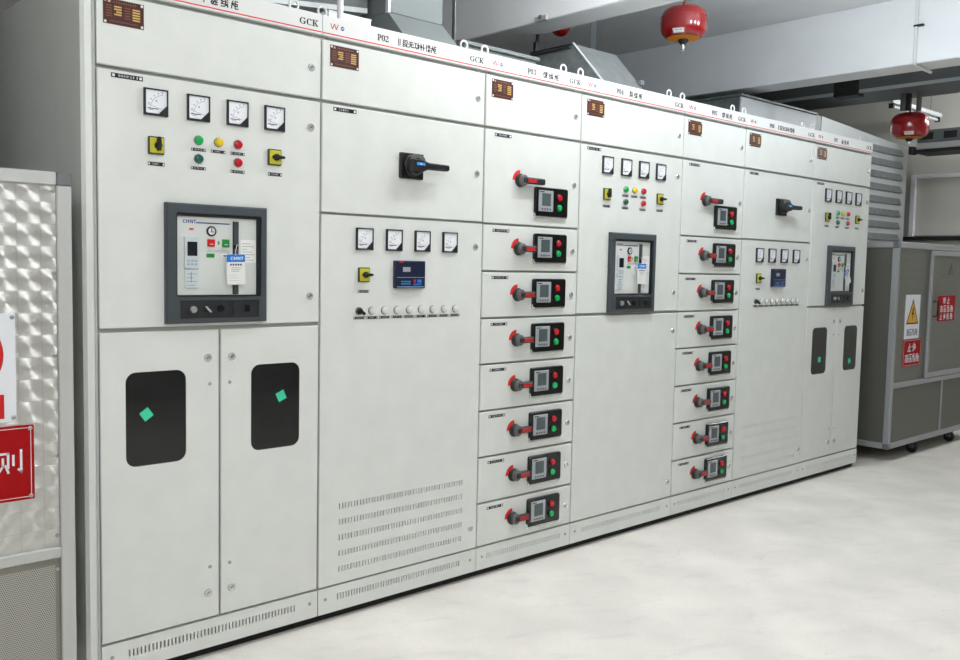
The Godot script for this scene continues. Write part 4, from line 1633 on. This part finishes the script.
# ------------------------------------------------------------------ overhead
func build_overhead():
	# sheet-metal hood with a riser over the first joint
	var c := thing("busbar_riser", "galvanised busbar riser with sloped foot standing on the slotted near capacitor cabinet", "duct", Vector3(0, 0, 0))
	var st := mb()
	var x0 := 1.23
	var x1 := 1.515
	hexa(st, [Vector3(x0, 2.20, -0.78), Vector3(x1, 2.20, -0.78), Vector3(x1, 2.20, -0.085), Vector3(x0, 2.20, -0.085)], [Vector3(x0, 2.34, -0.78), Vector3(x1, 2.34, -0.78), Vector3(x1, 2.34, -0.225), Vector3(x0, 2.34, -0.225)])
	obj(c, "sloped_foot", st, M.galv_dull)
	st = mb()
	box(st, x0, 2.34, -0.78, x1, CEIL - 0.05, -0.225, 0.003)
	obj(c, "riser", st, M.galv_dull)
	st = mb()
	box(st, x0 - 0.004, 2.338, -0.24, x0 + 0.008, CEIL - 0.06, -0.219, 0.002)
	obj(c, "corner_seam", st, M.galv_bright)
	# horizontal run that leaves the riser askew
	var dgn := thing("busbar_duct", "grey horizontal busbar duct running askew from the riser above the near cabinet", "duct", Vector3(x0 - 0.012, 2.352, -0.36))
	dgn.rotation.y = PI - 0.40
	st = mb()
	hexa(st, [Vector3(0.0, 0.02, -0.02), Vector3(0.13, 0.02, 0.26), Vector3(1.6, 0.02, 0.26), Vector3(1.6, 0.02, -0.02)], [Vector3(0.0, 0.32, -0.02), Vector3(0.13, 0.32, 0.26), Vector3(1.6, 0.32, 0.26), Vector3(1.6, 0.32, -0.02)])
	obj(dgn, "duct", st, M.galv_dull)
	st = mb()
	hexa(st, [Vector3(0.0, 0.0, -0.022), Vector3(0.145, 0.0, 0.30), Vector3(1.6, 0.0, 0.30), Vector3(1.6, 0.0, -0.022)], [Vector3(0.0, 0.02, -0.022), Vector3(0.145, 0.02, 0.30), Vector3(1.6, 0.02, 0.30), Vector3(1.6, 0.02, -0.022)])
	obj(dgn, "flange", st, M.galv_bright)
	st = mb()
	box(st, 0.62, 0.02, -0.03, 0.66, 0.325, 0.27, 0.003)
	obj(dgn, "joint_band", st, M.dark_steel)
	# wedge-shaped hood further along
	c = thing("busbar_hood", "wedge-shaped galvanised hood on the roof above the near drawer cabinet", "duct", Vector3(2.42, 2.2, 0))
	st = mb()
	hexa(st, [Vector3(0.0, 0.024, -0.74), Vector3(0.33, 0.024, -0.74), Vector3(0.33, 0.024, -0.105), Vector3(0.0, 0.024, -0.105)], [Vector3(0, 0.236, -0.60), Vector3(0.33, 0.236, -0.60), Vector3(0.33, 0.236, -0.30), Vector3(0, 0.236, -0.30)])
	obj(c, "hood", st, M.galv)
	st = mb()
	box(st, -0.02, 0.0, -0.76, 0.35, 0.024, -0.085, 0.003)
	obj(c, "flange", st, M.galv_bright)
	st = mb()
	box(st, -0.006, 0.232, -0.60, 0.012, 0.240, -0.305, 0.002)
	box(st, -0.012, 0.216, -0.60, 0.0, 0.226, -0.315, 0.002)
	obj(c, "ridge_slot", st, M.dark_steel)
	st = mb()
	tube(st, [Vector3(0.0, 0.03, -0.105), Vector3(0.0, 0.238, -0.30)], 0.006, 6)
	obj(c, "hip_seam", st, M.galv_bright)
	st = mb()
	box(st, 0.325, 0.20, -0.36, 0.345, 0.236, -0.34, 0.002)
	box(st, 0.322, 0.06, -0.16, 0.342, 0.085, -0.12, 0.002)
	obj(c, "clip", st, M.grey_steel)
	c = thing("cable_box", "low grey sheet-metal box with tilted lid on the roof left of the wedge-shaped hood", "duct", Vector3(1.72, 2.185, -0.32))
	st = mb()
	box(st, 0.0, 0.015, -0.36, 0.46, 0.13, 0.0, 0.003)
	obj(c, "body", st, M.galv_dull)
	st = mb()
	hexa(st, [Vector3(-0.01, 0.13, -0.37), Vector3(0.47, 0.13, -0.37), Vector3(0.47, 0.13, 0.015), Vector3(-0.01, 0.13, 0.015)], [Vector3(-0.01, 0.20, -0.37), Vector3(0.47, 0.20, -0.37), Vector3(0.47, 0.145, 0.015), Vector3(-0.01, 0.145, 0.015)])
	obj(c, "lid", st, M.galv_dull)
	# white carton and conduit
	c = thing("white_carton", "small white carton standing on the cabinet roof beside the white conduit", "box", Vector3(0.935, 2.2, -0.20))
	st = mb()
	box(st, 0.0, 0.0, -0.16, 0.195, 0.085, 0.0, 0.002)
	obj(c, "carton", st, M.sign_white)
	st = mb()
	box(st, -0.001, 0.080, -0.162, 0.196, 0.0865, 0.002, 0.001)
	obj(c, "lid", st, M.header)
	st = mb()
	tube(st, [Vector3(0.94, 2.2, -0.13), Vector3(0.94, CEIL, -0.13)], 0.0118, 12)
	tag(obj(self, "conduit_pipe", st, M.pvc), "white upright conduit rising from the cabinet roof beside the white carton", "pipe")
	st = mb()
	box(st, 1.58, 2.2, -0.24, 1.596, CEIL, -0.236)
	box(st, 1.58, 2.2, -0.24, 1.584, CEIL, -0.222)
	tag(obj(self, "angle_strut", st, M.grey_steel), "thin grey steel angle standing between the busbar riser and the ceiling beam", "strut")
	# hangers near the wedge hood
	st = mb()
	box(st, 3.235, 2.30, -0.905, 3.285, CEIL, -0.90, 0.001)
	box(st, 3.280, 2.30, -0.94, 3.285, CEIL, -0.905, 0.001)
	tag(obj(self, "hanger_strut", st, M.grey_steel), "grey steel hanger strut dropping from the ceiling behind the wedge-shaped hood", "strut")
	c = thing("cable_clamp", "black cable clamp hanging below the ceiling beam above the wedge-shaped hood", "clamp", Vector3(2.862, 2.668, -0.96))
	st = mb()
	tube(st, [Vector3(-0.02, 0.0, 0), Vector3(-0.02, -0.03, 0.0), Vector3(-0.03, -0.055, 0.0)], 0.012, 8)
	obj(c, "hook", st, M.dark_steel)
	st = mb()
	box(st, -0.045, -0.115, -0.015, -0.005, -0.045, 0.015, 0.005)
	obj(c, "clamp_body", st, M.black)
	c = thing("cable_clip", "small pale cable clip under the edge of the middle beam", "clip", Vector3(2.648, 2.676, -0.745))
	st = mb()
	box(st, -0.012, -0.008, -0.045, 0.05, 0.02, 0.045, 0.003)
	obj(c, "clip_body", st, M.alu)
	st = mb()
	box(st, -0.016, 0.0, -0.012, -0.012, 0.022, 0.012, 0.001)
	obj(c, "tongue", st, M.grey_steel)
	# conduit on the far beam
	c = thing("beam_conduit", "white conduit running down the broad beam and bending under it", "pipe", Vector3(4.985, 0, 0.29))
	st = mb()
	tube(st, [Vector3(0, CEIL, 0), Vector3(0, 2.69, 0), Vector3(0.004, 2.672, 0.0), Vector3(0.02, 2.655, 0.0), Vector3(0.26, 2.652, 0.0)], 0.0105, 10)
	obj(c, "pipe", st, M.pvc)
	st = mb()
	box(st, -0.012, 2.895, -0.014, 0.014, 2.907, 0.045, 0.001)
	obj(c, "clip", st, M.dark_steel)
	# broad tray beyond the beam, its near lip coloured brighter than the trunk
	c = thing("cable_trunking", "wide dark cable trunking running beyond the broad beam", "cable tray", Vector3(6.0, 2.73, 0))
	st = mb()
	box(st, 0.0, 0.0, -2.6, 0.5, 0.16, 2.6, 0.004)
	obj(c, "trunk", st, M.grey_steel)
	st = mb()
	box(st, -0.006, -0.004, -2.6, 0.0, 0.022, -0.745, 0.001)
	box(st, -0.006, -0.004, -0.545, 0.0, 0.022, 2.6, 0.001)
	obj(c, "lip", st, M.galv_bright)
	st = mb()
	box(st, -0.03, -0.02, -0.74, 0.10, 0.18, -0.55, 0.004)
	obj(c, "junction_box", st, M.dark_steel)
	for z in [-2.0, -0.9, 0.6, 1.9]:
		st = mb()
		tube(st, [Vector3(0.25, 0.16, z), Vector3(0.25, CEIL - 2.73, z)], 0.006, 6)
		obj(c, "hanger_rod", st, M.dark_steel)
	# perforated tray in front of the end wall
	c = thing("cable_ladder", "perforated grey cable tray along the end wall above the framed panel", "cable tray", Vector3(7.5, 2.42, -0.70))
	st = mb()
	box(st, 0.0, 0.09, 0.0, 0.30, 0.20, 3.0, 0.003)
	obj(c, "tray", st, M.perf_dark if M.has("perf_dark") else M.grey_steel)
	for k in 14:
		bar(c, "side_opening", M.dark_steel, -0.004, 0.115, 0.03 + k * 0.2, 0.0, 0.175, 0.14 + k * 0.2, 0.001)
	st = mb()
	box(st, -0.01, 0.03, 0.0, 0.30, 0.085, 3.0, 0.003)
	obj(c, "lower_channel", st, M.alu)
	st = mb()
	box(st, -0.02, 0.0, -0.02, 0.30, 0.028, 3.0, 0.003)
	box(st, -0.03, -0.01, -0.06, 0.06, 0.06, -0.02, 0.004)
	obj(c, "edge_angle", st, M.dark_steel)
	st = mb()
	for z in [0.4, 1.9]:
		box(st, 0.30, 0.0, z, 0.698, 0.03, z + 0.04, 0.002)
	obj(c, "bracket", st, M.dark_steel)
	# unlit batten by the end wall
	c = thing("unlit_batten", "unlit white fluorescent batten hung before the end wall near the second red extinguisher", "lamp", Vector3(6.95, 2.775, -0.72))
	st = mb()
	box(st, 0.0, 0.022, -0.03, 1.06, 0.06, 0.03, 0.004)
	obj(c, "housing", st, M.header)
	st = mb()
	tube(st, [Vector3(0.02, 0.0, 0), Vector3(1.04, 0.0, 0)], 0.013, 10)
	obj(c, "tube", st, M.sign_white)
	for s in [0.02, 1.01]:
		bar(c, "tube_holder", M.dark_steel, s, -0.018, -0.02, s + 0.03, 0.024, 0.02, 0.002)
	for s in [0.2, 0.86]:
		st = mb()
		tube(st, [Vector3(s, 0.06, 0), Vector3(s, CEIL - 2.775, 0)], 0.003, 5)
		obj(c, "hanger_wire", st, M.grey_steel)
	extinguisher(Vector3(3.52, 2.772, -0.434), 0.134, "round red ceiling extinguisher nearest the camera, hung between the two beams", CEIL, 0.3)
	extinguisher(Vector3(6.268, 2.482, -0.255), 0.140, "round red extinguisher hung below the dark trunking at the far end wall", 2.724, 2.2)
	c = thing("alarm_dome", "small red dome hanging mostly hidden behind the middle ceiling beam", "alarm", Vector3(3.46, 2.90, -1.36))
	st = mb()
	var dome := []
	for k in 13:
		var a := -PI / 2 + PI * k / 12.0
		dome.append(Vector2(cos(a) * 0.066, sin(a) * 0.066))
	smooth_lathe(st, Vector3.ZERO, dome, 28)
	obj(c, "dome", st, M.extinguisher)
	st = mb()
	tube(st, [Vector3(0, 0.06, 0), Vector3(0, CEIL - 2.90, 0)], 0.010, 8)
	obj(c, "stem", st, M.dark_steel)


func extinguisher(at: Vector3, r: float, label: String, up_to: float, turn: float):
	var c := thing("hanging_extinguisher", label, "fire extinguisher", at)
	c.rotation.y = turn
	var k := r / 0.134
	var st := mb()
	var prof := []
	for p in [[0.0, -0.098], [0.03, -0.0975], [0.085, -0.093], [0.110, -0.084], [0.125, -0.068], [0.132, -0.045], [0.134, -0.01], [0.133, 0.02], [0.128, 0.045], [0.116, 0.066], [0.095, 0.080], [0.06, 0.090], [0.03, 0.093], [0.0, 0.094]]:
		prof.append(Vector2(p[0], p[1]) * k)
	smooth_lathe(st, Vector3.ZERO, prof, 36)
	obj(c, "vessel", st, M.extinguisher)
	st = mb()
	smooth_lathe(st, Vector3.ZERO, [Vector2(0.132, 0.024) * k, Vector2(0.1355, 0.027) * k, Vector2(0.132, 0.030) * k], 36)
	obj(c, "weld_seam", st, M.extinguisher)
	st = mb()
	smooth_lathe(st, Vector3.ZERO, [Vector2(0.03, -0.0995) * k, Vector2(0.07, -0.0965) * k, Vector2(0.0955, -0.0915) * k], 30)
	obj(c, "label_band", st, M.ext_label)
	st = mb()
	lathe(st, Vector3.ZERO, [Vector2(0.0, -0.125), Vector2(0.018, -0.125), Vector2(0.03, -0.108), Vector2(0.03, -0.095)], 18, 1)
	obj(c, "valve_seat", st, M.dark_steel)
	st = mb()
	lathe(st, Vector3.ZERO, [Vector2(0, -0.165), Vector2(0.009, -0.163), Vector2(0.012, -0.155), Vector2(0.006, -0.150), Vector2(0.006, -0.125)], 14, 1)
	for s in [-1, 1]:
		tube(st, [Vector3(s * 0.008, -0.122, 0), Vector3(s * 0.017, -0.133, 0), Vector3(s * 0.014, -0.148, 0), Vector3(0, -0.158, 0)], 0.003, 6)
	obj(c, "sprinkler_head", st, M.chrome)
	st = mb()
	tube(st, [Vector3(0, 0.085, 0), Vector3(0, 0.115, 0)], 0.013, 10)
	obj(c, "lug", st, M.extinguisher)
	st = mb()
	tube(st, [Vector3(0, 0.11, 0), Vector3(0, up_to - at.y, 0)], 0.005, 8)
	obj(c, "hanger_rod", st, M.dark_steel)
	# paper sticker on the flank
	st = mb()
	var rows := [[-0.083, 0.1135], [-0.060, 0.1305]]
	for q in 6:
		var a0 := 3.25 + q * 0.09 - turn
		var a1 := a0 + 0.09
		var v := []
		for e in [[0, a0], [0, a1], [1, a1], [1, a0]]:
			var rr: float = rows[e[0]][1] * k
			v.append(Vector3(cos(e[1]) * rr, rows[e[0]][0] * k, -sin(e[1]) * rr))
		qin(st, v[0], v[1], v[2], v[3], Vector3.ZERO)
	obj(c, "sticker", st, M.white_print)


func smooth_lathe(st: SurfaceTool, c: Vector3, prof: Array, n: int):
	# about y, with normals averaged along the profile
	var nor := []
	var m := prof.size()
	for i in m:
		var d: Vector2 = prof[mini(i + 1, m - 1)] - prof[maxi(i - 1, 0)]
		nor.append(Vector2(d.y, -d.x).normalized())
	for i in m - 1:
		for k in n:
			var v := []
			var nn := []
			for e in [[i, k], [i, k + 1], [i + 1, k + 1], [i + 1, k]]:
				var a: float = TAU * e[1] / n
				var p: Vector2 = prof[e[0]]
				var q: Vector2 = nor[e[0]]
				v.append(c + Vector3(cos(a) * p.x, p.y, -sin(a) * p.x))
				nn.append(Vector3(cos(a) * q.x, q.y, -sin(a) * q.x))
			for tr in [[0, 1, 2], [0, 2, 3]]:
				var cr: Vector3 = (v[tr[2]] - v[tr[0]]).cross(v[tr[1]] - v[tr[0]])
				if cr.length() < 1e-12:
					continue
				var ord: Array = tr if cr.dot(nn[tr[0]] + nn[tr[1]] + nn[tr[2]]) > 0.0 else [tr[0], tr[2], tr[1]]
				for o in ord:
					vx(st, v[o], nn[o])


# ------------------------------------------------------------------ tags on the breakers, hangers of the far extinguisher
func build_small_things():
	var lb := ["blue and white paper tag hanging on the near cabinet's breaker", "blue and white paper tag hanging on the middle cabinet's breaker", "blue and white paper tag hanging askew on the far cabinet's breaker"]
	var turn := [0.02, 0.0, 0.5]
	var list := [0, 3, 6]
	for k in 3:
		var t := thing("paper_tag", lb[k], "tag", Vector3(X[list[k]] + [0.437, 0.444, 0.435][k], [1.355, 1.358, 1.345][k], 0.027))
		t.rotation.z = turn[k]
		var st := mb()
		prism(st, rrect(-0.033, -0.100, 0.033, 0.0, 0.002, 3), -0.0006, 0.0)
		var f := mb()
		face(f, -0.033, -0.0995, 0.033, -0.0005, 0.0001)
		put(t, "card", commit([[st, M.white_print], [f, M.tag_card]]))
		latin(t, "logo", "CHNT", Vector3(-0.020, -0.0135, 0.0003), 0.010, M.white_print, "Droid Sans", 1.25, true)
		st = mb()
		tube(st, [Vector3(-0.002, -0.004, 0.001), Vector3(0.0, 0.012, 0.0), Vector3(0.012, 0.031, -0.014), Vector3(0.018, 0.030, -0.0165)], 0.0009, 5)
		obj(t, "string", st, M.white_print)
	var o := thing("extinguisher_hanger", "pair of grey steel channels holding the far red extinguisher", "hanger", Vector3(6.268, 2.57, -0.255))
	for s in [-0.062, -0.026, 0.062]:
		var st := mb()
		box(st, s - 0.016, 0.022, -0.012, s + 0.016, 0.154, 0.012, 0.002, Transform3D(Basis(Vector3.UP, -0.75), Vector3.ZERO))
		obj(o, "channel", st, M.black if s == -0.026 else M.grey_steel)
